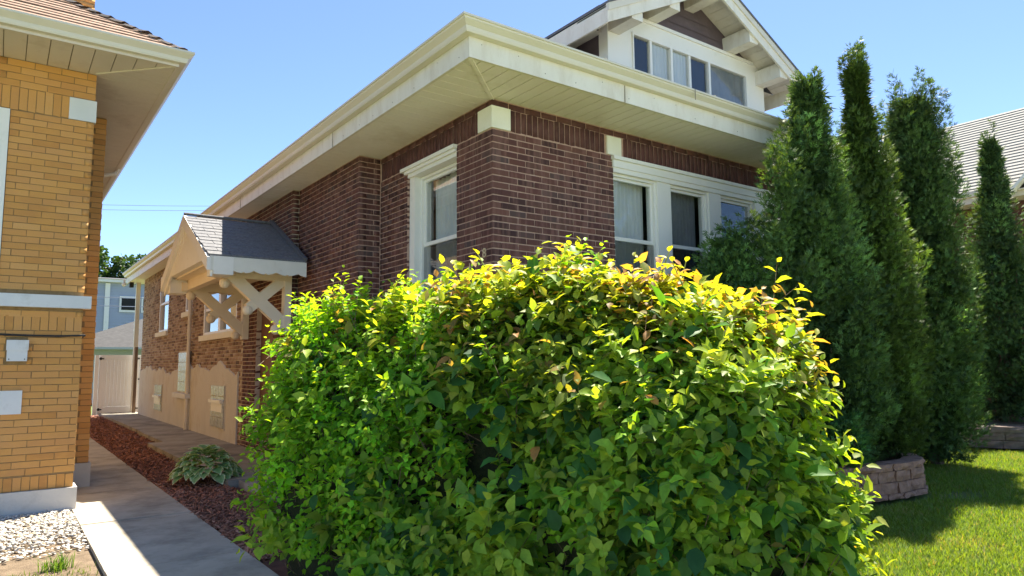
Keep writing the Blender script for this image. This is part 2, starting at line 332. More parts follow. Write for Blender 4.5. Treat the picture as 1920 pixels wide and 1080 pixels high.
# ================================================================== THE SETTING
g = MB(); g.add([(-400, -300, -.06), (400, -300, -.06), (400, 600, -.06), (-400, 600, -.06)], [(0, 1, 2, 3)]); struct(g, 'ground', M['ground'])
g = MB(); g.add([(-3, 5.2, -.03), (.70, 5.2, -.03), (.70, 9.2, -.03), (-3, 9.2, -.03)], [(0, 1, 2, 3)]); struct(g, 'bare_soil', M['soil'])
g = MB(); g.add([(1.5, 3, -.015), (4.2, 3, -.015), (4.2, 26, -.015), (1.5, 26, -.015)], [(0, 1, 2, 3)]); struct(g, 'mulch_bed', M['mulchbed'])
for nm, x0, x1, ya, yb, z, mt in (('pavement', -60, 60, -3.1, -1.3, .012, 'concrete_l'), ('street', -60, 60, -16.5, -6.0, -.03, 'street'), ('far_pavement', -60, 60, -21.0, -19.2, .012, 'concrete_l'), ('front_path', 15.6, 16.8, -1.3, 2.4, .010, 'concrete_l')):
    struct(MB().box(x0, x1, ya, yb, -.2, z), nm, M[mt])
struct(MB().box(-60, 60, -5.99, -5.84, -.2, .08), 'kerb', M['concrete_l'])
wk = tag(link('walkway', None, None, (1.18, 8, 0)), kind='structure')
y = .29
while y < 25:
    L = 1.87; m = MB(); z = .012+random.uniform(-.003, .003); m.box(.70, 1.655, y+.010, y+L-.010, -.12, z)
    b = m.build('slab', M['concrete'], wk); y += L
for (ca, cb_, cy0) in ((.95, 1.5, 9.55), (.78, 1.64, 7.62), (1.1, 1.6, 12.9)):
    cr = []; n_ = 14
    for i in range(n_+1): cr.append((ca+(cb_-ca)*i/n_, cy0+random.uniform(-.02, .02)+.05*math.sin(i*.5)))
    q = MB()
    for (xa_, ya_), (xb_, yb_) in zip(cr, cr[1:]): wq = random.uniform(.0015, .004); q.add([(xa_, ya_-wq, .0195), (xb_, yb_-wq, .0195), (xb_, yb_+wq, .0195), (xa_, ya_+wq, .0195)], [(0, 1, 2, 3)])
    q.build('crack', M['soil'], wk)
pv = tag(link('side_path', None, None, (3.1, 16, 0)), kind='structure')
for x0, x1, ya, yb in ((2.60, 3.60, 20.3, 25.4), (2.60, 3.60, 17.35, 20.28), (2.56, 3.60, 14.55, 17.33), (2.30, 3.62, 11.6, 14.53), (2.34, 3.62, 9.1, 11.58), (2.46, 3.90, 6.6, 9.08)):
    MB().box(x0, x1, ya, yb, -.1, .085+random.uniform(-.008, .008)).build('slab', M['concrete_d'], pv)

# ================================================================== DARK BRICK BUNGALOW
HX, HY, ZS = 3.92, 5.69, 4.15       # front-left corner, soffit height
BX, BY = 3.62, 8.27                 # bay on the left side
RX, RY = 3.52, 10.5                 # rear part of the left side
FX, FY = 3.19, 4.98                 # fascia planes
XR, YR = 12.16, 24.0                # right wall, rear wall
H = thing('brick_bungalow', 'dark red-brown brick bungalow with wide cream eaves and a front dormer', 'house', (HX, HY, 0))
Pf, Ps, Pb, Pr, Pbf, Prf = FR(HY), SD(HX), SD(BX), SD(RX), FR(BY), FR(RY)
bank = [(5.61+.98*k, 5.61+.98*k+.74) for k in range(5)]
op_f = [(5.60, 5.61+.98*4+.75, 2.06, 3.815)]
op_s = [(6.37, 7.52, 2.06, 3.83)]
op_r = [(13.45, 16.1, 2.10, 3.20), (17.2, 18.0, 2.72, 3.5), (20.0, 21.35, 2.38, 3.95), (11.3, 12.2, .25, 2.45)]
wall = MB()
panels(wall, Pf, HX, XR, 0, ZS-.004, op_f); panels(wall, Ps, HY+.245, BY+.2, 0, ZS-.004, op_s)
panels(wall, Pb, BY, RY+.2, 0, ZS-.004, []); wall.box(BX+.245, HX+.4, BY, BY+.24, 0, ZS-.004)
wall.box(XR-.24, XR, HY+.245, YR, 0, ZS-.004); wall.box(RX+.25, XR-.25, YR-.24, YR, 0, ZS-.004)
wallo = wall.build('wall', M['mortar'], H)
rwall = MB(); panels(rwall, Pr, RY, YR, 0, ZS-.004, op_r); rwall.box(RX+.245, BX+.3, RY, RY+.24, 0, ZS-.004)
rwallo = rwall.build('wall', M['mortar_c'], H); tag(rwallo, 'tan common-brick rear part of the side wall')
# brick lists
ch, Lb, jj = .0682, .202, .0125
zb1 = 3.838
bl = []
fx0 = HX-.006
bl += [(Pf, *b) for b in bond(HX, XR, 0, zb1, ch, Lb, jj, op_f, fx0, HX+.1035)]
bl += [(Ps, *b) for b in bond(HY, BY, 0, zb1, ch, Lb, jj, op_s, HY+.1035, HY-.006, BY-.02, BY-.02)]
bl += [(Pbf, *b) for b in bond(BX, HX, 0, ZS-.005, ch, Lb, jj, [], BX-.006, BX+.1035, HX-.012, HX-.012)]
bl += [(Pb, *b) for b in bond(BY, RY, 0, ZS-.005, ch, Lb, jj, [], BY+.1035, BY-.006, RY-.012, RY-.012)]
bl += [(Prf, *b) for b in bond(RX, BX, 0, ZS-.005, ch, Lb, jj, [], RX-.006, RX+.1035, BX-.012, BX-.012)]
bl += [(Pr, *b) for b in bond(RY, 12.98, 0, ZS-.005, ch, Lb, jj, op_r, RY+.1035, RY-.006)]
def scr(t):
    P, a, b, c, d = t; p = Vector(P((a+b)/2, 0, (c+d)/2)) - Vector((0, 0, CAMH)); n = Vector(P(0, 1, 0))-Vector(P(0, 0, 0))
    if p.z < .75 or (P is Pf and a > 5.65): return -1
    return (b-a)*abs(p.normalized().dot(n))/p.length**2
lay(bl, wallo, brick_pool(M['brick_o']), M['brick_a'], scr, 300)
# soldier frieze with stones
sold = []
def soldiers(P, s0, s1, z0, z1, skip, w=.062, j=.0125):
    s = s0
    while s+w <= s1+.001:
        if not any(a-.02 < s+w/2 < b+.02 for a, b in skip): sold.append((P, s, s+w, z0, z1))
        s += w+j
soldiers(Pf, HX+.22, XR, zb1+.004, 4.066, [(5.495, 5.735)])
soldiers(Ps, HY+.24, BY-.02, zb1+.004, 4.066, [])
for P, a, b in ((Pf, HX-.006, XR), (Ps, HY+.1035, BY-.02)): sold += [(P, *q) for q in bond(a, b, 4.072, ZS-.005, .073, Lb, jj, [], a, a)]
lay(sold, wallo, [], M['soldier'], lambda t: 0, 0, proud=.007)
# common brick of the rear wall
cb = [(Pr, *b) for b in bond(13.0, YR, .0, ZS-.006, .0695, .195, .013, op_r, 13.10, 12.995)]
cb = [(P, a, b, c, d) for P, a, b, c, d in cb]
lay(cb, rwallo, [], M['cbrick_a'], lambda t: 0, 0, proud=.008)
# painted stone blocks
MB().add([(HX-.022, HY-.022, zb1+.002), (HX+.215, HY-.022, zb1+.002), (HX+.215, HY+.1, zb1+.002), (HX+.1, HY+.235, zb1+.002), (HX-.022, HY+.235, zb1+.002),
          (HX-.022, HY-.022, 4.07), (HX+.215, HY-.022, 4.07), (HX+.215, HY+.1, 4.07), (HX+.1, HY+.235, 4.07), (HX-.022, HY+.235, 4.07)],
         [(4, 3, 2, 1, 0), (5, 6, 7, 8, 9), (0, 1, 6, 5), (1, 2, 7, 6), (2, 3, 8, 7), (3, 4, 9, 8), (4, 0, 5, 9)]).build('stone_block', M['stone'], H)
MB().boxm(Pf, 5.504, 5.727, -.05, .022, zb1, 4.055).build('stone_block', M['stone'], H)
# front window bank
tr = MB(); xe = bank[-1][1]
tr.boxm(Pf, 5.585, xe+.02, -.06, .03, 3.70, 3.812); tr.boxm(Pf, 5.57, xe+.035, -.06, .06, 3.785, 3.826); tr.boxm(Pf, 5.60, xe, -.05, .012, 3.645, 3.70)
for k in range(4): tr.boxm(Pf, bank[k][1]+.001, bank[k+1][0]-.001, -.16, -.012, 2.16, 3.645)
tr.boxm(Pf, 5.60, xe+.02, -.2, .06, 2.06, 2.16); tr.build('window_trim', M['trim'], H)
for k, (a, b) in enumerate(bank):
    double_hung(H, Pf, a, b, 2.16, 3.645, .035, 2.885, curt='curtain' if k == 0 else 'drape' if k == 1 else False)
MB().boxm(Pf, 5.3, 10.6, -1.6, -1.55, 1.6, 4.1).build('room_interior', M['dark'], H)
# side window
tr = MB(); tr.boxm(Ps, 6.375, 7.515, -.12, .0, 3.72, 3.80); tr.boxm(Ps, 6.36, 7.62, -.1, .055, 3.80, 3.842); tr.boxm(Ps, 6.37, 7.56, -.1, .03, 3.765, 3.80)
tr.boxm(Ps, 7.39, 7.515, -.14, -.03, 2.14, 3.72); tr.boxm(Ps, 6.375, 6.40, -.2, -.10, 2.14, 3.72); tr.boxm(Ps, 6.33, 7.58, -.15, .05, 2.05, 2.14); tr.build('window_trim', M['trim'], H)
double_hung(H, Ps, 6.402, 7.388, 2.14, 3.715, .11, 2.885, curt='curtain')
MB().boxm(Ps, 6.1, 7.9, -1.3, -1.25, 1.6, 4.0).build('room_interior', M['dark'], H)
# soffit boards
sof = MB(); sof.box(FX+.004, HX+.5, FY+.004, YR+1.25, ZS+.018, ZS+.03); sof.box(HX+.5, XR+.7, FY+.004, HY+.3, ZS+.018, ZS+.03); sofo = sof.build('soffit', M['groove'], H)
def board(pts, parent, mat, name='soffit_board', t=.014):
    MB().extrude(pts, (0, 0, t)).build(name, mat, parent)
bw, bg_ = .152, .012
x = FX+.01
while x < XR+.65:
    a, b = x, x+bw-bg_; ya, yb = min(HY+.2, FY+.006+(a-FX)), min(HY+.2, FY+.006+(b-FX))
    board([(a, FY+.006, ZS), (b, FY+.006, ZS), (b, yb, ZS), (a, ya, ZS)], sofo, M['soffit']); x += bw
y = FY+.02
while y < YR+1.2:
    a, b = y, y+bw-bg_; xa, xb = min(HX+.2, FX+.0+(a-FY)-.012), min(HX+.2, FX+.0+(b-FY)-.012)
    if xa > FX+.006: board([(FX+.006, a, ZS), (xa, a, ZS), (xb, b, ZS), (FX+.006, b, ZS)], sofo, M['soffit'])
    y += bw
MB().beam((FX+.03, FY+.03, ZS-.004), (HX+.03, HY+.03, ZS-.004), .035, .02).build('corner_strip', M['soffit'], sofo)
# fascia + gutter swept round the corner
def sweep(prof, x0, y0, xe, ye, closed=True):
    m = MB(); v = []; n = len(prof)
    for d, z in prof: v.append((x0-d, ye, z))
    for d, z in prof: v.append((x0-d, y0-d, z))
    for d, z in prof: v.append((xe, y0-d, z))
    f = [(k*n+i, k*n+(i+1) % n, (k+1)*n+(i+1) % n, (k+1)*n+i) for k in range(2) for i in range(n)]
    return m.add(v, f + [tuple(range(n)), tuple(range(2*n, 3*n))[::-1]])
RYE = YR+1.3
sweep([(-.03, ZS-.012), (0, ZS-.012), (.004, 4.34), (-.03, 4.34)], FX, FY, XR+.72, RYE).build('fascia', M['paint'], H)
GP = [(.006, 4.325), (.07, 4.328), (.078, 4.345), (.085, 4.375), (.128, 4.415), (.132, 4.43), (.145, 4.432), (.145, 4.452), (.125, 4.455), (.12, 4.43), (.006, 4.405)]
gut = sweep(GP, FX, FY, XR+.72, RYE).build('gutter', M['gutter'], H)
sm = MB()
for xx in (5.1, 7.9): sm.box(xx-.004, xx+.004, FY-.0065, FY-.001, ZS-.012, 4.32)
for yy in (8.1, 12.2, 16.3): sm.box(FX-.0065, FX-.001, yy-.004, yy+.004, ZS-.012, 4.32)
sm.build('fascia_seam', M['groove'], H)
nl = MB()
for k in range(26):
    xx = 3.35+k*.36+random.uniform(-.05, .05); nl.ball((xx, FY-.001, random.choice((4.19, 4.28))), .0055, 6, 4)
for k in range(40):
    yy = 5.1+k*.45+random.uniform(-.05, .05); nl.ball((FX-.001, yy, random.choice((4.19, 4.28))), .0055, 6, 4)
tag(nl.build('nail_heads', M['groove'], H), kind='stuff')
for xx in (4.7, 6.4, 8.1, 9.8, 11.4): MB().box(xx-.012, xx+.012, FY-.147, FY-.004, 4.4565, 4.461).build('gutter_strap', M['gutter'], H)
for xx in (6.05, 9.1): MB().box(xx-.006, xx+.006, FY-.1475, FY-.146, 4.33, 4.452).build('gutter_seam', M['groove'], H)
# hip roof
e = .05; xa, xb, ya, yb = FX-e, XR+.72+e, FY-e, RYE; sl_ = .53; hw = (xb-xa)/2; z0 = 4.44; zr = z0+hw*sl_
rf = MB(); rv = [(xa, ya, z0), (xb, ya, z0), (xb, yb, z0), (xa, yb, z0), ((xa+xb)/2, ya+hw, zr), ((xa+xb)/2, yb-hw, zr)]
rf.add(rv + [(p[0], p[1], p[2]-.02) for p in rv[:4]], [(0, 1, 4), (1, 2, 5, 4), (2, 3, 5), (3, 0, 4, 5), (0, 6, 7, 1), (1, 7, 8, 2), (2, 8, 9, 3), (3, 9, 6, 0), (6, 9, 8, 7)])
roofo = rf.build('roof', M['shingle'], H)
# dormer ------------------------------------------------------------
DY, DX0, DX1, DC = 6.49, 6.336, 9.742, 8.04
EX0, EX1, EY = 5.86, 10.22, 5.97            # roof edges
PK = 6.99; EZ = 5.90; dsl = (PK-EZ)/(DC-EX0)
dor = MB(); zt = 6.05
dor.add([(DX0, DY, 4.9), (DX1, DY, 4.9), (DX1, DY, EZ+(EX1-DX1)*dsl-.06), (DC, DY, PK-.06), (DX0, DY, EZ+(DX0-EX0)*dsl-.06),
         (DX0, 10.2, 4.9), (DX1, 10.2, 4.9), (DX1, 10.2, EZ+(EX1-DX1)*dsl-.06), (DC, 10.2, PK-.06), (DX0, 10.2, EZ+(DX0-EX0)*dsl-.06)],
        [(0, 1, 2, 3, 4), (9, 8, 7, 6, 5), (0, 4, 9, 5), (1, 6, 7, 2), (0, 5, 6, 1)])
D = dor.build('dormer', M['siding'], H); Pd = FR(DY)
WX0, WX1, WZ0, WZ1 = 6.761, 9.309, 5.28, 5.965
t = MB()
t.boxm(Pd, DX0-.03, WX0, .003, .05, 4.95, 6.20); t.boxm(Pd, WX1, DX1+.03, .003, .05, 4.95, 6.20); t.boxm(Pd, WX0, WX1, .003, .05, WZ1, 6.20)
t.boxm(Pd, WX0, WX1, .003, .06, 4.95, WZ0); t.boxm(Pd, DX0+.25, DX1-.25, .05, .075, 6.17, 6.215)
t.box(DX0-.03, DX0-.003, DY-.003, DY+.12, 4.95, 6.12); t.box(DX1+.003, DX1+.03, DY-.003, DY+.12, 4.95, 6.12)
t.build('trim', M['trim'], D)
sx = MB()          # siding courses on the cheek and gable
for k in range(9):
    z = 4.95+k*.15; sx.add([(DX0-.002, DY+.12, z+.15), (DX0-.014, DY+.12, z), (DX0-.014, 9, z), (DX0-.002, 9, z+.15)], [(0, 1, 2, 3)])
for k in range(5):
    z = 6.215+k*.16; xx0 = max(DX0+.02, EX0+(z+.16+.06-EZ)/dsl+.05); xx1 = 2*DC-xx0
    if xx1 > xx0: sx.add([(xx0, DY-.003, z+.16), (xx1, DY-.003, z+.16), (xx1, DY-.014, z), (xx0, DY-.014, z)], [(0, 3, 2, 1)])
sx.build('siding', M['siding'], D)
fr = MB(); fr.boxm(Pd, WX0+.001, WX1-.001, .003, .07, WZ1-.035, WZ1-.001); fr.boxm(Pd, WX0+.001, WX1-.001, .003, .07, WZ0+.001, WZ0+.04)
cuts = [WX0, 7.13, 7.546, 7.953, 8.386, WX1]
for i, c in enumerate(cuts): fr.boxm(Pd, max(c-.022, WX0+.001), min(c+.022, WX1-.001), .003, .072 if i in (0, 2, 4, 5) else .06, WZ0+.04, WZ1-.035)
fr.build('window_frame', M['trim'], D)
for i in range(5): MB().boxm(Pd, cuts[i]+.02, cuts[i+1]-.02, .03, .036, WZ0+.04, WZ1-.035).build('pane', M['glass'] if i in (0, 3) else M['glass_d'] if 'glass_d' in M else M['glass'], D)
for i in (1, 2, 4): curtain(Pd, cuts[i]+.03, cuts[i+1]-.03, .014, WZ0+.03, WZ1-.04, M['curtain'] if i < 4 else M['drape'], D, 6, .006)
for i in (0, 3): MB().boxm(Pd, cuts[i]+.022, cuts[i+1]-.022, .004, .008, WZ0+.04, WZ1-.04).build('dark_pane_backing', M['dark'], D)  # dark sheet stands in for the unlit room behind these panes
# dormer roof slabs, rakes, soffit boards, lookouts
for sgn in (-1, 1):
    ex = EX0 if sgn < 0 else EX1
    q = MB(); top = [(ex, EY-.03, EZ), (DC, EY-.03, PK), (DC, 10.5, PK), (ex, 10.5, EZ)]
    if sgn > 0: top = top[::-1]
    q.extrude([(p[0], p[1], p[2]+.0) for p in top], (0, 0, .03)); q.build('roof_slope', M['shingle'], D)
    k = MB(); k.extrude([(ex+(-sgn)*.0, EY, EZ-.25), (DC, EY, PK-.25), (DC, EY, PK-.004), (ex, EY, EZ-.004)], (0, .03, 0)); k.build('rake_board', M['paint'], D)
    k = MB(); k.extrude([(ex, EY-.018, EZ-.10), (DC, EY-.018, PK-.10), (DC, EY-.018, PK-.004), (ex, EY-.018, EZ-.004)], (0, .017, 0)); k.build('rake_moulding', M['gutter'], D)
    k = MB(); k.box(min(ex, ex-sgn*.03), max(ex, ex-sgn*.03), EY+.032, 9.5, EZ-.25, EZ-.02); k.build('eave_board', M['paint'], D)
    L = math.hypot(DC-EX0, PK-EZ); nb = 15
    for i in range(nb):
        t0, t1 = i/nb, (i+.955)/nb
        X0, X1 = ex+(DC-ex)*t0, ex+(DC-ex)*t1; Z0, Z1 = EZ+(PK-EZ)*t0-.045, EZ+(PK-EZ)*t1-.045
        pts = [(X0, EY+.032, Z0), (X1, EY+.032, Z1), (X1, DY+.05, Z1), (X0, DY+.05, Z0)]
        if sgn < 0: pts = pts[::-1]
        MB().extrude(pts, (0, 0, .02)).build('soffit_board', M['paint'], D)
    k = MB(); k.add([(ex-sgn*.031, DY+.052, EZ-.03), ((DX0 if sgn < 0 else DX1), DY+.052, EZ-.03), ((DX0 if sgn < 0 else DX1), 9, EZ-.03), (ex-sgn*.031, 9, EZ-.03)], [(0, 1, 2, 3)]); k.build('eave_soffit', M['paint'], D)
for lx in (6.42, 7.16, DC, 8.92, 9.66):
    zz = (EZ+(min(lx, 2*DC-lx)-EX0)*dsl)-.07
    MB().box(lx-.10, lx+.10, EY+.033, DY-.0, zz-.26, zz-.03 if lx != DC else zz-.06).build('lookout_beam', M['paint'], D)
MB().box(10.12, 10.2, 6.3, 6.42, 5.95, 6.16).build('roof_vent', M['black'], D)
# side details: stucco, windows, glass block, downspout, door
ztop = []; y = RY+.02
while y < YR: ztop.append((y, 1.40+.05*math.sin(y*.9)+.05*math.sin(y*3.1+1)+.03*math.sin(y*9.7)+random.uniform(-.025, .025))); y += .11
sp = [(RX-.012, RY+2.55, 0)]; pts = [(a, b) for a, b in ztop if a > RY+2.55]
arch = lambda a: .40*max(0, 1-((a-17.65)/.66)**2) + .07*max(0, 1-((a-14.5)/.7)**2)
stm = MB(); 
for (a, za), (b, zb_) in zip(pts, pts[1:]):
    stm.add([(RX-.034, a, 0), (RX-.034, b, 0), (RX-.034, b, zb_+arch(b)), (RX-.034, a, za+arch(a)), (RX+.01, a, 0), (RX+.01, b, 0), (RX-.006, b, zb_+arch(b)+.012), (RX-.006, a, za+arch(a)+.012)], [(0, 3, 2, 1), (3, 7, 6, 2), (0, 1, 5, 4)])
a, za = pts[0]; stm.add([(RX-.034, a, 0), (RX-.034, a, za), (RX+.01, a, za), (RX+.01, a, 0)], [(0, 1, 2, 3)])
stm.build('stucco_base', M['stucco'], H)
def glass_block(y0, y1, z0, z1, vent):
    o = MB().boxm(Pr, y0-.03, y1+.03, .035, .045, z0-.03, z1+.03).build('basement_window', M['stucco'], H)
    rows = max(2, round((z1-z0)/.2)); cols = max(1, round((y1-y0)/.2)); dz = (z1-z0)/rows; dy = (y1-y0)/cols
    for r in range(rows):
        for c in range(cols): MB().boxm(Pr, y0+c*dy+.006, y0+(c+1)*dy-.006, .045, .062, z0+r*dz+.006, z0+(r+1)*dz-.006).build('glass_block', M['glassblock'], o)
    if vent: MB().boxm(Pr, y0+.05, y1-.05, .05, .12, z1-.33, z1-.27).boxm(Pr, y0+.08, y1-.08, .05, .075, z1-.5, z1-.34).build('vent_hood', M['trim'], o)
glass_block(13.95, 14.95, .30, 1.10, True); glass_block(17.1, 18.2, .90, 1.80, False); glass_block(20.2, 21.2, .34, 1.0, True)
MB().boxm(Pr, 16.95, 18.4, .0, .14, .76, .87).build('window_sill', M['whitestone'], H)
def side_win(y0, y1, z0, z1, mull):
    t = MB(); f_ = .1
    t.boxm(Pr, y0, y0+f_, -.1, -.005, z0, z1); t.boxm(Pr, y1-f_, y1, -.1, -.005, z0, z1); t.boxm(Pr, y0+f_, y1-f_, -.1, -.005, z1-f_, z1); t.boxm(Pr, y0+f_, y1-f_, -.1, -.005, z0, z0+f_*.6)
    t.boxm(Pr, y0+f_, y1-f_, -.08, -.02, (z0+z1)/2-.03, (z0+z1)/2+.03)
    if mull: t.boxm(Pr, (y0+y1)/2-.08, (y0+y1)/2+.08, -.1, -.006, z0+f_*.6, z1-f_)
    w = t.build('window', M['trim'], H)
    MB().boxm(Pr, y0+f_, y1-f_, -.07, -.064, z0+f_*.6, z1-f_).build('pane', M['glass'], w)
    MB().boxm(Pr, y0, y1, -.5, -.49, z0, z1).build('dark_backing', M['dark'], w)  # near-black panel behind the pane stands in for the room's darkness
    MB().boxm(Pr, y0-.08, y1+.08, -.1, .07, z0-.115, z0-.002).build('sill', M['stone'], w)
side_win(13.45, 16.1, 2.12, 3.20, True); side_win(17.2, 18.0, 2.74, 3.5, False); side_win(20.0, 21.35, 2.40, 3.95, False)
dz = MB(); dz.tube([(RX-.09, 17.0, .08), (RX-.09, 17.0, 3.95), (RX-.2, 17.0, 4.1), (FX-.03, 17.0, 4.32)], .042, 8); dz.build('downspout', M['paint'], H)
MB().boxm(Pr, 11.3, 12.2, -.15, -.08, .25, 2.45).build('side_door', M['door'], H)
MB().box(RX-.1, RX+.02, 24.9, 25.02, .05, ZS-.002).build('porch_post', M['paint'], H)
MB().box(3.22, 3.34, 24.9, 25.05, ZS-.16, ZS-.002).build('flood_lamp', M['black'], H)
MB().ball((FX-.1, 25.1, ZS-.06), .07).box(FX-.13, FX-.07, 25.05, 25.12, ZS, ZS+.1).build('security_camera', M['trim'], H)
# house numerals set diagonally on the brick corner
for tx, yy, zz in (('8', 5.828, 2.569), ('0', 5.976, 2.506), ('1', 6.10, 2.448)):
    cu = bpy.data.curves.new('numeral', 'FONT'); cu.body = tx; cu.size = .135; cu.extrude = .004; cu.align_x = 'CENTER'; cu.align_y = 'CENTER'
    to = bpy.data.objects.new('tmp', cu); C.objects.link(to); bpy.context.view_layer.update()
    me = bpy.data.meshes.new_from_object(to.evaluated_get(bpy.context.evaluated_depsgraph_get())); bpy.data.objects.remove(to); me.name = 'house_numeral'
    me.materials.clear(); me.materials.append(M['numeral'])
    o = link('house_numeral', me, H); o.location = Vector((HX-.013, yy, zz))-ORG[H.name]; o.rotation_euler = (math.pi/2, 0, -math.pi/2)
# ------------------------------------------------------------------ canopy over the side door
K = MB()
CX0, CX1, CYR, CZR, CYN, CYF, CZE = 2.2, RX, 11.47, 3.77, 9.87, 13.02, 2.955
K.extrude([(CX0+.02, CYN, CZE-.02), (CX0+.02, CYR, CZR-.03), (CX0+.02, CYF, CZE-.02)], (CX1-CX0-.03, 0, 0))
Ko = K.build('door_canopy', M['canopy_g'], H)
sl_n = math.hypot(CYR-CYN, CZR-CZE); nrow = 12
for side, ye in ((0, CYN-.04), (1, CYF+.04)):
    for r in range(nrow):
        t0 = r/nrow; t1 = (r+1.25)/nrow; off = (r % 2)*.14+random.uniform(-.02, .02)
        s = CX0-.02-off
        while s < CX1-.012:
            a, b = max(s, CX0-.03), min(s+.285, CX1-.012)
            if b-a > .04:
                lift = .012+random.uniform(0, .004)
                def pt(x, t, l): yy = ye+(CYR-ye)*min(t, 1); return (x, yy, CZE-.02+(CZR-CZE)*min(t, 1)+l)
                top = [pt(a, t0, lift+.010), pt(b, t0, lift+.010), pt(b, t1, lift), pt(a, t1, lift)]
                bot = [pt(a, t0, 0.0), pt(b, t0, .0), pt(b, t1, lift-.006), pt(a, t1, lift-.006)]
                MB().add(bot+top, CUBE).build('shingle', M['shingle_can'], Ko)
            s += .292
MB().tube([(CX0-.03, CYR, CZR+.02), (CX1-.012, CYR, CZR+.02)], .022, 6).build('ridge_cap', M['shingle_can'], Ko)
MB().beam((CX1-.03, CYN-.05, CZE+.02), (CX1-.03, CYR, CZR+.05), .05, .05).build('flashing', M['shingle'], Ko)
# scalloped boards along the eaves
for yy, nm in ((CYN-.055, 'scalloped_board'), (CYF+.03, 'scalloped_board')):
    low = []; n = 48
    for i in range(n+1):
        u = i/n; ph = (u*4.3+.1) % 1; low.append((CX0+(CX1-CX0-.012)*u, yy, CZE-.03-.155-.05*math.sin(math.pi*ph)**.6+(.02 if .46 < ph < .54 else 0)))
    MB().extrude([(CX0, yy, CZE-.025), *low, (CX1-.012, yy, CZE-.025)], (0, .025, 0)).build(nm, M['canopy_w'], Ko)
for s, ye in ((1, CYN-.06), (-1, CYF+.06)):      # rake boards of the gable
    MB().extrude([(CX0-.04, ye, CZE-.045), (CX0-.04, CYR, CZR), (CX0-.04, CYR, CZR-.19), (CX0-.04, ye, CZE-.22)], (.05, 0, 0)).build('rake_board', M['canopy_g'], Ko)
    MB().extrude([(CX0+.011, ye+s*.03, CZE-.08), (CX0+.011, CYR, CZR-.04), (CX0+.011, CYR, CZR-.27), (CX0+.011, ye+s*.03, CZE-.30)], (.03, 0, 0)).build('rake_moulding', M['canopy_g'], Ko)
    MB().box(CX0+.045, CX0+.3, min(ye, ye+s*.36), max(ye, ye+s*.36), CZE-.27, CZE-.025).build('eave_return', M['canopy_g'], Ko)
MB().box(CX0+.3, CX0+.42, CYN+.25, CYF-.25, 2.74, 2.955).build('tie_beam', M['canopy'], Ko)
MB().box(CX0+.12, CX1-.012, CYN+.02, CYF-.02, CZE-.05, CZE-.022).build('ceiling_board', M['canopy'], Ko)
for by in (10.5, 12.7):
    b_ = MB().box(CX1-.115, CX1-.012, by-.07, by+.07, 1.93, 2.72).build('bracket', M['canopy'], Ko) if False else None
    MB().box(CX1-.115, CX1-.012, by-.07, by+.07, 1.93, 2.72).build('bracket_post', M['canopy'], Ko)
    MB().box(2.42, CX1-.012, by-.072, by+.072, 2.722, 2.86).build('bracket_beam', M['canopy'], Ko)
    MB().beam((2.62, by, 2.79), (CX1-.07, by, 2.05), .12, .165).build('brace', M['canopy'], Ko)
    MB().beam((2.90, by, 2.30), (CX1-.07, by, 2.79), .11, .15).build('brace', M['canopy'], Ko)
    for bx, bz in ((2.56, 2.65), (2.89, 2.27), (3.30, 2.0)): MB().ball((bx, by-.01, bz), .078).build('wooden_ball', M['canopy'], Ko)

# ================================================================== OCHRE BRICK BUNGALOW (left)
YX, YY, YZ = .70, 8.74, 4.68
G = thing('ochre_brick_bungalow', 'ochre-yellow brick bungalow with a white sill and curling brown roof, cut by left edge', 'house', (YX, YY, 0))
Qf = FR(YY); QX, QY = .965, 10.25; Qb = FR(QY)
op_y = [(-2.4, -.04, 2.2, 4.14), (.05, .235, 1.53, 1.73), (-.8, .215, 1.0, 1.235)]
w = MB(); panels(w, Qf, -8, YX, 0, YZ, op_y[:1]); w.box(YX-.24, YX, YY+.245, QY-.002, 0, YZ); w.box(YX-.3, QX, QY, 24.5, 0, YZ)
yw = w.build('wall', M['mortar_y'], G)
yc, yL, yj = .0693, .232, .007
bz = 4.132
yb_ = []
X0y = -3.2
yb_ += [(Qf, *b) for b in bond(X0y, YX, .375, bz, yc, yL, yj, op_y+[(-2.5, .77, 2.07, 2.222), (X0y, YX+.1, 1.83, 2.0)], X0y+.02, X0y+.139, YX+.006, YX+.006)]
yb_ += [(Qf, *b) for b in bond(X0y, YX, 4.383, YZ-.002, .0736, yL, yj, [], X0y, X0y+.12, YX+.006, YX+.006)]
yb_ += [(Qb, *b) for b in bond(YX, QX, .30, YZ-.01, yc, yL, yj, [], YX+.15, YX+.035, QX+.006, QX+.006)]
s = YX+.006-.082*48+.006
for z0, z1, w_ in ((bz+.005, 4.378, .0745), (1.845, 1.995, .0745), (.235, .37, .0745)):
    s = (.4675+yj if z0 > 4 else YX+.004)-w_
    while s > -1.6:
        if not (z0 > 4 and s+w_-yj > .470): yb_.append((Qf, s, s+w_-yj, z0, z1))
        s -= w_
def scy(t):
    P, a, b, c, d = t
    if a < -.32: return -1
    p = Vector(P((a+b)/2, 0, (c+d)/2)); return (b-a)*(d-c)/p.length**2
lay(yb_, yw, brick_pool(M['ybrick_o']), M['ybrick_a'], scy, 300, proud=.006)
MB().boxm(Qf, .468, YX+.022, -.05, .02, bz, 4.372).build('stone_block', M['whitestone'], G)
MB().boxm(Qf, -2.7, YX+.07, -.05, .075, 2.082, 2.213).build('window_sill', M['whitestone'], G)
MB().boxm(Qf, -8, YX+.035, -.3, .045, -.1, .232).build('foundation', M['foundation'], G)
MB().box(YX+.02, QX+.03, QY-.035, QY+.4, -.05, .295).build('foundation_stone', M['foundation'], G)
t = MB(); t.boxm(Qf, -.14, -.045, -.16, .02, 2.215, 4.13); t.boxm(Qf, -2.3, -.14, -.16, .02, 4.02, 4.13); t.boxm(Qf, -2.3, -.14, -.14, -.06, 2.215, 2.30)
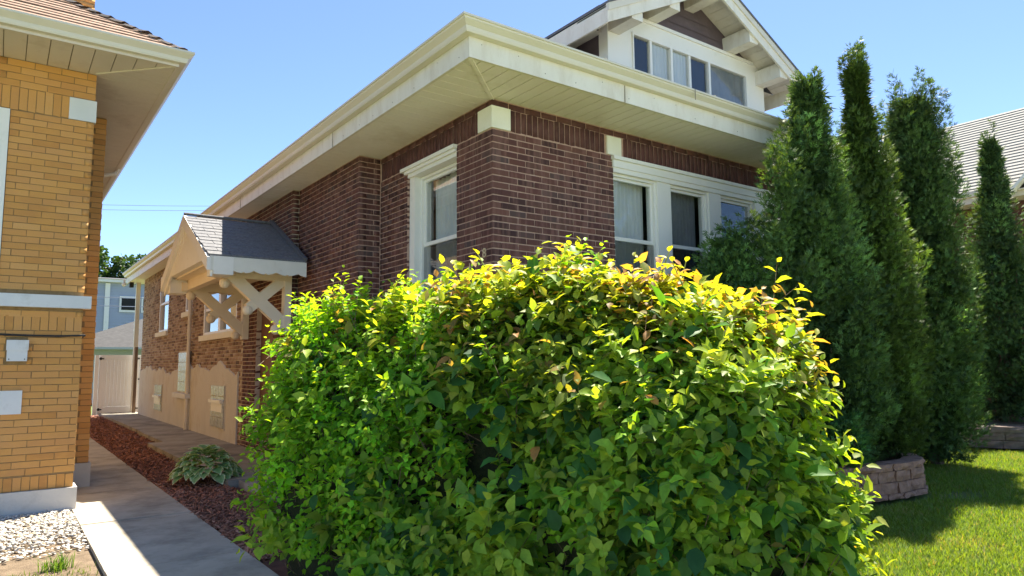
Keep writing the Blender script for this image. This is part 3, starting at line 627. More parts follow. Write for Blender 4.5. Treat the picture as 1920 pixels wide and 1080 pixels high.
yw2 = t.build('window', M['trim'], G); MB().boxm(Qf, -2.3, -.14, -.1, -.094, 2.30, 4.02).build('pane', M['glass'], yw2); MB().boxm(Qf, -2.3, -.0, -.8, -.79, 2.0, 4.3).build('dark_backing', M['dark'], yw2)  # panel at the back is coloured dark in place of an unlit room
vc = MB().boxm(Qf, .065, .236, .0, .075, 1.53, 1.735).build('vent_cover', M['whitestone'], G)
MB().boxm(Qf, .058, .243, .0, .082, 1.64, 1.742).build('vent_lid', M['whitestone'], vc)
for a_, b_ in ((.085, 1.55), (.215, 1.55)): MB().ball((a_, YY-.075, b_), .006, 6, 4).build('screw', M['black'], vc)
MB().boxm(Qf, -.8, .215, .0, .03, 1.0, 1.235).build('vent_cover', M['whitestone'], G)
cbm = MB(); cbm.tube([(-3+.25*i, YY-.022, 1.80+.012*math.sin(i*.8)) for i in range(15)]+[(YX+.03, YY-.02, 1.80), (YX+.03, YY+.3, 1.79)], .011, 6); cbm.build('cable', M['cable'], G)
# eaves
GX, GY = 1.40, 7.97
so = MB().box(-8, GX-.004, GY+.004, YY+.3, YZ+.016, YZ+.03).box(YX-.2, GX-.004, YY+.3, 24.9, YZ+.016, YZ+.03).build('soffit', M['groove'], G)
x = GX-.01
while x > -4:
    a, b = x-.19, x-.008; ya, yb = min(YY+.2, GY+.006+(GX-a)*1.05), min(YY+.2, GY+.006+(GX-b)*1.05); board([(a, GY+.006, YZ), (b, GY+.006, YZ), (b, yb, YZ), (a, ya, YZ)], so, M['ysoffit']); x -= .19
y = GY+.05
while y < 24.8:
    a, b = y, y+.185; xa, xb = max(YX-.2, GX-(a-GY)/1.05+.012), max(YX-.2, GX-(b-GY)/1.05+.012)
    if xa < GX-.006: board([(xa, a, YZ), (GX-.006, a, YZ), (GX-.006, b, YZ), (xb, b, YZ)], so, M['ysoffit'])
    y += .193
MB().beam((GX-.03, GY+.03, YZ-.004), (YX-.0, YY-.04, YZ-.004), .03, .018).build('corner_strip', M['ysoffit'], so)
def sweepR(prof, x0, y0, xe, ye):
    v = []; n = len(prof)
    for d, z in prof: v.append((x0+d, ye, z))
    for d, z in prof: v.append((x0+d, y0-d, z))
    for d, z in prof: v.append((xe, y0-d, z))
    return MB().add(v, [(k*n+i, (k+1)*n+i, (k+1)*n+(i+1) % n, k*n+(i+1) % n) for k in range(2) for i in range(n)]+[tuple(range(n))[::-1], tuple(range(2*n, 3*n))])
sweepR([(-.03, YZ-.01), (0, YZ-.01), (.004, YZ+.10), (-.03, YZ+.10)], GX, GY, -8, 24.9).build('fascia', M['ysoffit'], G)
sweepR([(.006, YZ+.02), (.06, YZ+.022), (.068, YZ+.04), (.075, YZ+.07), (.115, YZ+.105), (.13, YZ+.12), (.13, YZ+.14), (.112, YZ+.142), (.10, YZ+.12), (.006, YZ+.10)], GX, GY, -8, 24.9).build('gutter', M['gutter'], G)
gel = MB().tube([(GX+.02, 12.9, YZ+.03), (GX-.02, 12.9, YZ-.06), (GX-.25, 12.95, YZ-.13), (QX+.05, 13.0, YZ-.2)], .035, 8).build('downspout', M['paint'], G)
# roof of overlapping courses with a curled hip
ysl = .68; ex_, ey_ = GX+.07, GY-.07; ez_ = YZ+.145
yr = MB().add([(ex_, ey_, ez_-.02), (-8, ey_, ez_-.02), (-8, 13, ez_-.02+ysl*(13-ey_)), (ex_-(13-ey_), 13, ez_-.02+ysl*(13-ey_)), (ex_, 24.9, ez_-.02), (ex_-(13-ey_), 24.9, ez_-.02+ysl*(13-ey_))], [(0, 3, 2, 1), (0, 4, 5, 3)]).build('roof', M['shingle_y'], G)
for k in range(26):
    a = k*.115; b = a+.14
    lf = lambda: random.uniform(0, .012)
    l0 = lf(); q = [(ex_-a, ey_+a, ez_+ysl*a+.012+l0), (-4.5, ey_+a, ez_+ysl*a+.012+lf()), (-4.5, ey_+b, ez_+ysl*b), (ex_-b, ey_+b, ez_+ysl*b)]
    MB().extrude(q[::-1], (0, 0, -.012)).build('shingle_course', M['shingle_y'], yr)
for k in range(30):
    t = .05+k*.105; c = Vector((ex_-t, ey_+t, ez_+ysl*t+.015)); dd = Vector((-1, 1, ysl)).normalized(); sd = Vector((1, 1, 0)).normalized(); L = random.uniform(.12, .19); cu = random.uniform(0, .028)
    v = []
    for i in range(3):
        u = i/2-.35; zc = cu*(1-i/2)**2
        for s_, zz in ((-.09, -.05), (-.03, 0), (.03, 0.005), (.09, -.05)): v.append(c+dd*u*L+sd*(s_+random.uniform(-.012, .012))+Vector((0, 0, zc+zz*ysl+random.uniform(0, .012))))
    f = [(i*4+j, i*4+j+1, (i+1)*4+j+1, (i+1)*4+j) for i in range(2) for j in range(3)]
    MB().add(v, f).build('hip_shingle', M['shingle_dark'], yr)
# chimney
chm = MB().box(.20, .93, 12.5, 13.2, 4.9, 8.2).build('chimney', M['mortar_y'], G)
cl = [(FR(12.5), *b) for b in bond(.2, .93, 6.4, 8.2, .0693, .232, .007, [], .2, .32)]
lay(cl, chm, [], M['ybrick_a'], lambda t: 0, 0)

# ================================================================== GATE, BACKYARD, FAR HOUSES
gy = 25.25
GT = thing('vinyl_gate', 'white vinyl side-yard gate with black corner hinges between the two houses', 'gate', (3.1, gy, .08))
MB().box(2.42, 2.53, gy-.06, gy+.05, .02, 1.86).build('post', M['vinyl'], GT)
MB().box(3.66, 3.74, gy-.06, gy+.05, .02, 1.86).build('post', M['vinyl'], GT)
MB().box(2.54, 3.65, gy-.03, gy+.03, .03, .26).box(2.54, 3.65, gy-.03, gy+.03, 1.72, 1.86).box(2.54, 2.66, gy-.03, gy+.03, .26, 1.72).box(3.55, 3.65, gy-.03, gy+.03, .26, 1.72).build('frame', M['vinyl'], GT)
for k in range(9):
    a = 2.662+k*.0985; MB().box(a, a+.093, gy-.015, gy+.015, .262, 1.718).build('board', M['vinyl'], GT)
for hx in (2.5, 3.5):
    for hz in (.17, 1.73): MB().box(hx+.02, hx+.16, gy-.045, gy-.031, hz, hz+.035).box(hx+.05, hx+.10, gy-.048, gy-.031, hz-.02, hz+.06).build('hinge', M['black'], GT)
MB().box(3.62, 3.76, gy-.09, gy-.061, 1.08, 1.12).build('latch', M['black'], GT)
tag(MB().box(3.42, 3.50, 24.55, 24.66, .05, 2.1).build('fence_post', M['wood']), 'weathered brown wooden post at the rear house corner beside the gate', 'post')
# garage
GA = thing('garage', 'low garage with grey roof behind the vinyl gate', 'garage', (6.5, 36, 0))
MB().box(2.2, 12, 34.2, 40, 0, 2.3).build('wall', M['bluesiding'], GA)
MB().add([(1.6, 33.7, 2.32), (12.6, 33.7, 2.32), (12.6, 40.4, 2.32), (1.6, 40.4, 2.32), (5.8, 37, 3.9), (8.4, 37, 3.9)], [(0, 1, 5, 4), (1, 2, 5), (2, 3, 4, 5), (3, 0, 4)]).build('roof', M['shingle_g'], GA)
MB().box(1.55, 12.65, 33.62, 33.72, 2.24, 2.33).build('gutter', M['bluesiding'], GA)
# blue-grey house
BH = thing('blue_grey_house', 'two-storey blue-grey sided house far behind the gate', 'house', (9, 47, 0))
sd = MB(); z = 0; yq = 45
while z < 6.2: sd.add([(2.2, yq, z+.16), (15, yq, z+.16), (15, yq-.03, z), (2.2, yq-.03, z)], [(0, 3, 2, 1), ]); z += .16
sd.box(2.2, 15, 45.02, 52, 0, 6.3); sd.build('siding', M['bluesiding'], BH)
MB().box(4.62, 4.86, 44.9, 44.965, 0, 6.2).build('corner_trim', M['trim'], BH)
MB().box(1.8, 15.4, 44.6, 45.0, 6.24, 6.42).build('fascia', M['trim'], BH)
MB().add([(1.8, 44.5, 6.42), (15.4, 44.5, 6.42), (15.4, 52.5, 6.42), (1.8, 52.5, 6.42), (5, 48.5, 6.9), (12, 48.5, 6.9)], [(0, 1, 5, 4), (1, 2, 5), (2, 3, 4, 5), (3, 0, 4)]).build('roof', M['shingle'], BH)
for a, b in ((5.45, 6.3), (6.55, 7.6)):
    wv = MB().box(a-.1, b+.1, 44.9, 44.96, 4.6, 5.5).build('window', M['trim'], BH); MB().box(a, b, 44.88, 44.897, 4.72, 5.38).build('pane', M['glass_b'] if 'glass_b' in M else M['dark'], wv)
# wires
for i, (za, zc, yy, xa_, xb_, lb) in enumerate(((9.25, 10.9, 40, 0, 14, 'upper thin utility wire crossing the sky between the houses'), (9.06, 10.7, 40.3, 0, 14, 'lower thin utility wire crossing the sky between the houses'),
                                      (4.95, 5.35, 40, 1.5, 12, 'higher utility wire across the blue-grey house'), (4.42, 4.75, 38.5, 1.5, 12, 'lower utility wire across the blue-grey house'))):
    pts = [(xa_+(xb_-xa_)*k/10, yy, za+(zc-za)*k/10-.12*math.sin(math.pi*k/10)) for k in range(11)]
    tag(MB().tube(pts, .012 if i < 2 else .02, 5).build('utility_wire', M['wirem']), lb, 'wire', 'overhead utility wires')
# neighbour on the right
NB = thing('grey_roofed_house', 'house with pale grey shingle roof and red brick beyond the evergreen row', 'house', (20.5, 12, 0))
MB().box(17.6, 23.4, 4.6, 20, 0, 4.85).build('wall', M['brick_a2'] if 'brick_a2' in M else M['soldier'], NB)
MB().box(17.05, 24, 3.9, 20.6, 4.86, 4.92).build('soffit', M['paint'], NB)
MB().box(16.98, 17.06, 3.9, 20.6, 4.84, 5.1).build('gutter', M['gutter'], NB)
MB().box(16.9, 17.0, 3.9, 20.6, 4.98, 5.1).build('gutter_lip', M['gutter'], NB)
nr = MB().extrude([(17.0, 4.0, 5.05), (20.5, 4.0, 7.72), (24, 4.0, 5.05)], (0, 16.5, 0)).build('roof', M['shingle_n'], NB)
for k in range(27):
    t0, t1 = k/27, (k+1.2)/27; p0 = Vector((16.98+3.52*t0, 0, 5.06+2.68*t0)); p1 = Vector((16.98+3.52*min(t1, 1), 0, 5.06+2.68*min(t1, 1)))
    MB().add([(p0.x-.012, 3.9, p0.z+.035), (p0.x-.012, 20.6, p0.z+.035), (p1.x, 20.6, p1.z+.012), (p1.x, 3.9, p1.z+.012), (p0.x, 3.9, p0.z-.01), (p0.x, 20.6, p0.z-.01)], [(0, 3, 2, 1), (0, 1, 5, 4)]).build('shingle_course', M['shingle_n'], nr)
dn = MB().extrude([(16.9, 5.35, 4.95), (16.9, 4.55, 5.75), (16.9, 3.75, 4.95)], (2.2, 0, 0)).build('porch_gable', M['paint'], NB)
MB().beam((16.85, 5.5, 4.85), (16.85, 4.55, 5.85), .06, .2, (1, 0, 0)).beam((16.85, 3.6, 4.85), (16.85, 4.55, 5.85), .06, .2, (1, 0, 0)).build('rake_board', M['trim'], dn)

# ================================================================== RETAINING WALLS
def resample(pts, step):
    pts = [Vector(p) for p in pts]; out = []; acc = 0; seg = [(a, b, (b-a).length) for a, b in zip(pts, pts[1:])]; tot = sum(s[2] for s in seg); n = max(1, round(tot/step))
    def at(s):
        for a, b, l in seg:
            if s <= l+1e-6: return a+(b-a)*(s/l), (b-a)/l
            s -= l
        return seg[-1][1], (seg[-1][1]-seg[-1][0])/seg[-1][2]
    return at, tot
BLK = []
for k in range(6):      # rock-faced block, front = -y, unit size
    nx, nz = 5, 3; v = []; f = []
    for j in range(nz):
        for i in range(nx):
            ed = (i in (0, nx-1)) or (j in (0, nz-1))
            v.append((-.5+i/(nx-1), -.5+(.08 if ed else 0)+random.uniform(-.05, .07), -.5+j/(nz-1)))
    n0 = len(v)
    for z in (-.5, .5):
        for xq in (-.5, .5): v.append((xq*.92, .5, z))
    f += [(j*nx+i, j*nx+i+1, (j+1)*nx+i+1, (j+1)*nx+i) for j in range(nz-1) for i in range(nx-1)]
    f += [tuple((nz-1)*nx+i for i in range(nx))+(n0+3, n0+2), tuple(range(nx))[::-1]+(n0, n0+1), (n0, n0+2, (nz-1)*nx, nx, 0), (n0+3, n0+1, nx-1, 2*nx-1, nz*nx-1), (n0+1, n0+3, n0+2, n0)]
    me = bpy.data.meshes.new('stone_block'); me.from_pydata(v, [], f); BLK.append(me)
def retaining(name, label, path, courses, blk, depth, mat, loc):
    T = thing(name, label, 'retaining wall', loc); at, tot = resample(path, blk); bl_ = [m.copy() for m in BLK]
    for m in bl_: m.materials.append(mat)
    z = 0
    for ci, (h, cap) in enumerate(courses):
        s = -random.uniform(0, blk*.6)
        while s < tot:
            L = blk*random.uniform(.85, 1.15); a, b = max(s, 0), min(s+L, tot)
            if b-a > .06:
                p, d = at((a+b)/2); nrm = Vector((d.y, -d.x, 0)); o = link('cap_stone' if cap else 'stone_block', random.choice(bl_), T)
                setb = ci*.012 - (.02 if cap else 0)
                o.location = p - nrm*(depth/2 - (.0 if not cap else .0) + setb) + Vector((0, 0, z+h/2)) - ORG[T.name]
                o.rotation_euler = (random.uniform(-.012, .012), random.uniform(-.012, .012), math.atan2(d.y, d.x)+random.uniform(-.02, .02)); o.scale = (b-a-.008, depth, h-.006)
            s += L
        z += h
    return T
PL = [(5.0, 4.25, 0), (6.6, 3.98, 0), (7.4, 3.80, 0), (7.9, 3.71, 0), (8.25, 3.70, 0), (8.55, 3.80, 0), (8.80, 4.0, 0), (8.98, 4.35, 0), (9.1, 4.9, 0), (9.15, 5.6, 0)]
retaining('stone_planter', 'curved brown-grey block planter around the evergreens, nearer of two', PL, ((.06, 0), (.115, 0), (.115, 0), (.075, 1)), .27, .22, M['planter_stone'], (8, 4, 0))
retaining('stone_retaining_wall', 'straight low block wall under the rightmost evergreen, further of two', [(12.75, 6.6, 0), (13.25, 5.2, 0), (13.7, 4.1, 0), (14.4, 2.6, 0)], ((.13, 0), (.13, 0), (.095, 1)), .5, .25, M['planter_stone_d'], (13.4, 5, 0))
g = MB(); g.extrude([(p[0]-.1, p[1]+.1, 0) for p in PL[:-3]]+[(8.85, 4.4, 0), (8.95, 4.9, 0), (8.98, 5.66, 0), (5.0, 5.66, 0)], (0, 0, .29)); struct(g, 'planter_soil', M['soil'])
g = MB(); g.extrude([(12.95, 6.6, -.02), (13.4, 5.3, -.02), (13.85, 4.2, -.02), (14.55, 2.7, -.02), (17, 2.7, -.02), (17, 6.6, -.02)], (0, 0, .31)); struct(g, 'raised_bed_soil', M['soil'])

# ================================================================== PLANTS
def frames(dirs, nrm):
    d = dirs/np.linalg.norm(dirs, axis=1, keepdims=True); s = np.cross(d, nrm); s /= np.linalg.norm(s, axis=1, keepdims=True)+1e-9; n = np.cross(s, d); return d, s, n
def stamp(tv, tf, p, d, s, n, L, Wd, col):
    """copies of a template (x side, y along, z normal)"""
    k = len(p); v = p[:, None] + (tv[None, :, 0:1]*s[:, None]*Wd[:, None, None] + tv[None, :, 1:2]*d[:, None]*L[:, None, None] + tv[None, :, 2:3]*n[:, None]*L[:, None, None])
    fs = [(np.asarray(f)[None]+len(tv)*np.arange(k)[:, None, None]).reshape(-1, len(f[0])) for f in tf]
    return v.reshape(-1, 3), fs, np.repeat(col, len(tv), axis=0)
LEAF = np.array([(0, 0, 0), (-.5, .33, .05), (0, .30, -.03), (.5, .33, .05), (-.36, .66, .02), (0, .64, -.08), (.36, .66, .02), (0, 1, -.2)])
LEAF_F = [[(0, 2, 1), (0, 3, 2), (4, 5, 7), (5, 6, 7)], [(1, 2, 5, 4), (2, 3, 6, 5)]]
def rnd_unit(n): v = RNG.normal(size=(n, 3)); return v/np.linalg.norm(v, axis=1, keepdims=True)
def lump(p, s=1.0):
    x, y, z = p[:, 0]*s, p[:, 1]*s, p[:, 2]*s
    return (np.sin(2.1*x+1.3*y+.7*z+.4)+np.sin(-1.7*x+2.6*y+1.9*z+1.1)+np.sin(3.3*z-2.2*x+.8*y+2.5)+.6*np.sin(5.1*x+4.3*y-3.7*z)+.6*np.sin(4.7*y-5.9*x+4.9*z+.7))/4.2
# ---- hedge
HA, HB, HR, HH = np.array([1.84, 4.62]), np.array([3.08, 2.60]), .93, 2.1
def hdist(q):
    ab = HB-HA; t = np.clip(((q-HA)@ab)/(ab@ab), 0, 1); c = HA+t[:, None]*ab; return np.linalg.norm(q-c, axis=1), t
def hf(p):
    d, t = hdist(p[:, :2]); hh = 1.86+.42*t*(1-t)-.02*t; R_ = (.64+.29*t)*((.46+.24*t)+(.54-.24*t)*np.clip(p[:, 2]/1.25, 0, 1)**.7); return (d/R_)**2.0 + (np.clip(p[:, 2], 0, None)/hh)**2.1
def hsurf(n):
    t = RNG.uniform(0, 1, n); a = np.concatenate([HA+(HB-HA)*t[:, None], np.full((n, 1), .75)], 1)
    ends = RNG.random(n) < .28; a[ends] = np.array([*HB, .75]) if False else a[ends]
    e2 = RNG.random(n); a[e2 < .22] = [*HB, .75]; a[e2 > .93] = [*HA, .75]
    d = rnd_unit(n); d[:, 2] = np.where(d[:, 2] < -.55, -d[:, 2], d[:, 2])
    lo = np.zeros(n); hi = np.full(n, 3.0)
    for _ in range(22):
        m = (lo+hi)/2; ins = hf(a+d*m[:, None]) < 1; lo = np.where(ins, m, lo); hi = np.where(ins, hi, m)
    p = a+d*lo[:, None]; p = a+(p-a)*(1+.09*lump(p, 1.7)+.06*lump(p, 4.3))[:, None]
    g = np.stack([(hf(p+e)-hf(p-e)) for e in np.eye(3)*.01], 1); g /= np.linalg.norm(g, axis=1, keepdims=True)+1e-9
    ok = p[:, 2] > .06; return p[ok], g[ok]
HEDGE = thing('leafy_hedge', 'big mixed hedge with yellow-green and orange-tipped leaves in front of the bungalow corner', 'hedge', (3.0, 4.6, 0))
def hedge_leaves(nshoot, depth0, depth1, nl=8, tall=False):
    nc = int(nshoot/(13 if not depth0 > .1 else 4)); c_, gc = hsurf(nc); ci = RNG.integers(0, len(c_), nshoot); g = gc[ci]; n = nshoot
    csz = RNG.uniform(.07, .17, len(c_)); clift = RNG.normal(.0, .055, len(c_)); ctint = np.exp(RNG.normal(0, .33, len(c_))); cyoung = RNG.random(len(c_)); csp = RNG.random(len(c_))
    off = RNG.normal(0, 1, (n, 3)); off -= g*np.sum(off*g, 1, keepdims=True); rad2 = np.sum(off**2, 1); p = c_[ci]+off*csz[ci][:, None]+g*(clift[ci]-.035*rad2)[:, None]; p[:, 2] = np.maximum(p[:, 2], .05)
    if not tall:     # keep shoots that can show towards the street side or top, thin the hidden back
        keep = ((g[:, 0]*(0-p[:, 0])+g[:, 1]*(0-p[:, 1])+g[:, 2]*(1.8-p[:, 2]) > -.9) | (g[:, 2] > .45)) | (RNG.random(n) < .3); p, g, ci = p[keep], g[keep], ci[keep]; n = len(p)
    up = np.array([0, 0, 1.0]); sd = g*.75+up*RNG.uniform(.1, .7, (n, 1))+rnd_unit(n)*.55; sd /= np.linalg.norm(sd, axis=1, keepdims=True)
    SL = RNG.uniform(.13, .30, n)*np.where(RNG.random(n) < .07, 1.7, 1); base = p - g*RNG.uniform(depth0, depth1, (n, 1)) - sd*(SL*.45)[:, None]
    right = 1/(1+np.exp(-((3.55-p[:, 1])+.8*lump(p, 1.1))*2.6))          # species: 0 = far small-leaved, 1 = near large-leaved
    sp = csp[ci] < right; tint = ctint[ci][:, None]; yg = cyoung[ci]
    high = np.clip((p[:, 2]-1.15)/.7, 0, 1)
    P_, D_, N_, L_, W_, C_ = [], [], [], [], [], []
    ax = np.cross(sd, rnd_unit(n)); ax /= np.linalg.norm(ax, axis=1, keepdims=True)
    for k in range(nl):
        t = (k+.6)/nl; ang = k*2.4+RNG.uniform(-.4, .4, n); b2 = np.cross(sd, ax); side = ax*np.cos(ang)[:, None]+b2*np.sin(ang)[:, None]
        ld = sd*(.25+.55*t)+side*.85+np.array([0, 0, -.12])+rnd_unit(n)*.2
        nn = up*.9+g*.55+rnd_unit(n)*.5
        size = np.where(sp, RNG.uniform(.06, .125, n)*(1.05-.45*t**3), RNG.uniform(.038, .076, n)*(1-.3*t**2))
        wid = size*np.where(sp, RNG.uniform(.5, .68, n), RNG.uniform(.52, .75, n))
        q = base+sd*(SL*t)[:, None]
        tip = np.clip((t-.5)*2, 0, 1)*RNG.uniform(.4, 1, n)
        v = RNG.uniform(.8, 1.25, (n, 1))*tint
        cA = np.array([.14, .36, .03])*v; lt = np.clip(tip*.8+.55*high*(yg < .6), 0, 1)[:, None]; cA = cA*(1-lt)+np.array([.38, .58, .04])*lt  # pale tips; upper leaves also lightened to stand in for sunlight on top
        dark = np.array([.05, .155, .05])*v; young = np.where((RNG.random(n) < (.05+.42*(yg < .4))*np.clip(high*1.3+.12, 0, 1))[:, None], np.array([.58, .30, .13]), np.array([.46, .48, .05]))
        sun_tint = np.clip(g[:, 0]*.9+g[:, 1]*.2+.15*lump(p, 3), 0, 1); pale = (yg > .78)*.5; mixv = np.clip(tip*1.15*(.45+.55*np.maximum(high, sun_tint))+.28*high*(RNG.random(n) < .6)+.4*sun_tint*(RNG.random(n) < .7), 0, 1)[:, None]; midg = np.array([.13, .29, .04])*v  # new-growth colour also laid on the sun-facing side as painted backlight
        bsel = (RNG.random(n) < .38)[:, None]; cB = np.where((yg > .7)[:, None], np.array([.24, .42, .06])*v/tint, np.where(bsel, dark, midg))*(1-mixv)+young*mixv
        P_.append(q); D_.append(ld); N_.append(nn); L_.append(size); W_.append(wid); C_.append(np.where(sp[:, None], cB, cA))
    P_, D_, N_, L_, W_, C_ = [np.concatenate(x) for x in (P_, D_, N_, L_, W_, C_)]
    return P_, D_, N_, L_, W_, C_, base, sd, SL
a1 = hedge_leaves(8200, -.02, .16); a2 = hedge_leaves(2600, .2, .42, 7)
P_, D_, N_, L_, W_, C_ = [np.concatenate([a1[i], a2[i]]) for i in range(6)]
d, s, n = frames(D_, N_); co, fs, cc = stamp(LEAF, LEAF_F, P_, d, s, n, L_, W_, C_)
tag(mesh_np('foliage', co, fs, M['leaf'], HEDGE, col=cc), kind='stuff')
tw = []; bs, sdv, SLv = a1[6], a1[7], a1[8]
q0 = bs - sdv*.12; q1 = bs+sdv*SLv[:, None]; ax = np.cross(sdv, [0.3, .2, 1]); ax /= np.linalg.norm(ax, axis=1, keepdims=True); bx = np.cross(sdv, ax)
tv = np.concatenate([np.stack([q0+ax*.0028, q0-ax*.0014+bx*.0024, q0-ax*.0014-bx*.0024, q1], 1)]).reshape(-1, 3)
tf_ = (np.array([(0, 1, 3), (1, 2, 3), (2, 0, 3)])[None]+4*np.arange(len(q0))[:, None, None]).reshape(-1, 3)
tag(mesh_np('twigs', tv, [tf_], M['twig'], HEDGE), kind='stuff')
# inner thicket that blocks the view through
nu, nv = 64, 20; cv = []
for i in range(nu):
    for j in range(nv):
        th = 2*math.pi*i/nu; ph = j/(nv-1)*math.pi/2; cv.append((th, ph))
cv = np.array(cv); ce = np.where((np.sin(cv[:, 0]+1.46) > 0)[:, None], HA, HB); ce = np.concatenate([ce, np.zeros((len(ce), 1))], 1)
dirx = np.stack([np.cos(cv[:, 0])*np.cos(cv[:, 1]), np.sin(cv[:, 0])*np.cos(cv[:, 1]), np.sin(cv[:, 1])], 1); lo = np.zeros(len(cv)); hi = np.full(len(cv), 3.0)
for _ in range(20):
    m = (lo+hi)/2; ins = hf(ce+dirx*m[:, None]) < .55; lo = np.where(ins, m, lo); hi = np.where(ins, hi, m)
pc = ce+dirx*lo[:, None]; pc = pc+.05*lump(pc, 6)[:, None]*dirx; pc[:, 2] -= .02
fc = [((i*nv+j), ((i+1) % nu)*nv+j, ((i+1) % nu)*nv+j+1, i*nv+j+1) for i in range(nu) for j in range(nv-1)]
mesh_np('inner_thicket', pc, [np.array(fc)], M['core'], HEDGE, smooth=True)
stm = MB()
for k in range(60):
    t = random.random(); c = HA+(HB-HA)*t; a = random.uniform(0, 6.28); r = (.58+.33*t)*(.46+.24*t)*random.uniform(.4, .8); p0 = (c[0]+math.cos(a)*r, c[1]+math.sin(a)*r, 0)
    p1 = (p0[0]+math.cos(a)*random.uniform(-.1, .14)+random.uniform(-.08, .08), p0[1]+math.sin(a)*random.uniform(-.1, .14)+random.uniform(-.08, .08), random.uniform(.4, .7)); stm.tube([p0, ((p0[0]+p1[0])/2+random.uniform(-.04, .04), (p0[1]+p1[1])/2+random.uniform(-.04, .04), p1[2]/2), p1], [.012, .009, .004], 5)
tag(stm.build('stems', M['twig'], HEDGE), kind='stuff')
# the large near leaves as pieces of their own: serrated, folded, veined
def big_leaf(name, col, ser=.06, w=.62, fold=.12, curl=.22, n=7):
    v = [(0, 0, 0)]; cols = []
    f = []
    for i in range(1, n):
        t = i/n; hwid = w/2*math.sin(math.pi*t**.8)**.8*(1+(ser if i % 2 else -ser)); z = -curl*t*t
        v += [(-hwid, t+(.03 if i % 2 else 0), z+fold*hwid), (0, t-.02, z-.015), (hwid, t+(.03 if i % 2 else 0), z+fold*hwid)]
    v.append((0, 1.02, -curl)); e = len(v)-1
    f += [(0, 2, 1), (0, 3, 2)]
    for i in range(n-2): b = 1+3*i; f += [(b, b+1, b+4, b+3), (b+1, b+2, b+5, b+4)]
    b = 1+3*(n-2); f += [(b, b+1, e), (b+1, b+2, e)]
    me = bpy.data.meshes.new(name); me.from_pydata(v, [], f); me.polygons.foreach_set('use_smooth', [True]*len(me.polygons)); me.update()
    c = np.ones((len(v), 4), np.float32); c[:, :3] = col; a = me.color_attributes.new('col', 'FLOAT_COLOR', 'POINT'); a.data.foreach_set('color', c.ravel()); me.materials.append(M['leaf']); return me
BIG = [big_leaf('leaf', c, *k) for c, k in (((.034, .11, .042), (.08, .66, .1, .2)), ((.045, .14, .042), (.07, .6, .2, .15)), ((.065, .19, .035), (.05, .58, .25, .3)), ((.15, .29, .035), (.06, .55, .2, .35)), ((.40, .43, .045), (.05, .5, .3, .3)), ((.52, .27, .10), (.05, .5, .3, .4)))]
p, g = hsurf(9000); sel = (p[:, 1] < 4.1) & ((g[:, 0]*-p[:, 0]+g[:, 1]*-p[:, 1]+g[:, 2]*(1.45-p[:, 2])) > .6); p, g = p[sel], g[sel]
ho = np.array(ORG[HEDGE.name])
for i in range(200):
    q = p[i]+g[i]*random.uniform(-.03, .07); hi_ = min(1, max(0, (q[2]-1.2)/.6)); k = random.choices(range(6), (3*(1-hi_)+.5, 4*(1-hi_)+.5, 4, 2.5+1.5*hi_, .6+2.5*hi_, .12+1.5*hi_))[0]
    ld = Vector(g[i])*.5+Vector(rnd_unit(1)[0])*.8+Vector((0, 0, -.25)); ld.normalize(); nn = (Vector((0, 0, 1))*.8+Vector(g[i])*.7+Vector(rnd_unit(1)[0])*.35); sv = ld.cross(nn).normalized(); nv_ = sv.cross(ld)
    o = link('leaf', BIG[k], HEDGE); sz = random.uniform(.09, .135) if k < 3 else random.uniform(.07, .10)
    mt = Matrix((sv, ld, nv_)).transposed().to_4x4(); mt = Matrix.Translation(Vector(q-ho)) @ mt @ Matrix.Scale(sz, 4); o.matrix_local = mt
# tall sprigs standing above the top
def htop(x_, y_):
    zz = np.linspace(.5, 2.4, 96); v_ = hf(np.stack([np.full(96, x_), np.full(96, y_), zz], 1)); return float(zz[max(0, np.argmax(v_ > 1)-1)])
for (x_, y_, hgt, kind) in ((2.55, 3.55, .22, 4), (2.75, 3.25, .30, 4), (3.0, 2.85, .30, 4), (3.2, 2.75, .24, 4), (2.0, 4.9, .24, 3), (2.3, 4.2, .16, 4), (3.45, 2.45, .22, 4), (2.15, 4.5, .18, 3), (3.7, 2.5, .28, 4), (2.65, 3.1, .2, 4), (3.1, 2.5, .2, 4), (1.85, 5.2, .2, 3)):
    zb = htop(x_, y_); tip = Vector((x_+random.uniform(-.16, .16), y_+random.uniform(-.16, .16), zb+hgt*random.uniform(.75, 1.05))); b0 = Vector((x_, y_, zb-.2))
    MB().tube([b0, (b0+tip)/2+Vector((random.uniform(-.03, .03), random.uniform(-.03, .03), 0)), tip], [.008, .006, .003], 5).build('sprig', M['sprig'], HEDGE)
    for k in range(8):
        t = .35+.65*k/7; q = b0.lerp(tip, t); a = k*2.3+random.random(); ld = Vector((math.cos(a), math.sin(a), random.uniform(-.2, .35) if k < 6 else .7)).normalized(); nn = Vector((random.uniform(-.3, .3), random.uniform(-.3, .3), 1)); sv = ld.cross(nn).normalized(); nv_ = sv.cross(ld)
        o = link('leaf', BIG[kind], HEDGE); sz = random.uniform(.075, .115)*(1.1-.4*t**3) if kind == 4 else random.uniform(.045, .065)
        o.matrix_local = Matrix.Translation(q-Vector(ho)) @ Matrix((sv, ld, nv_)).transposed().to_4x4() @ Matrix.Scale(sz, 4)
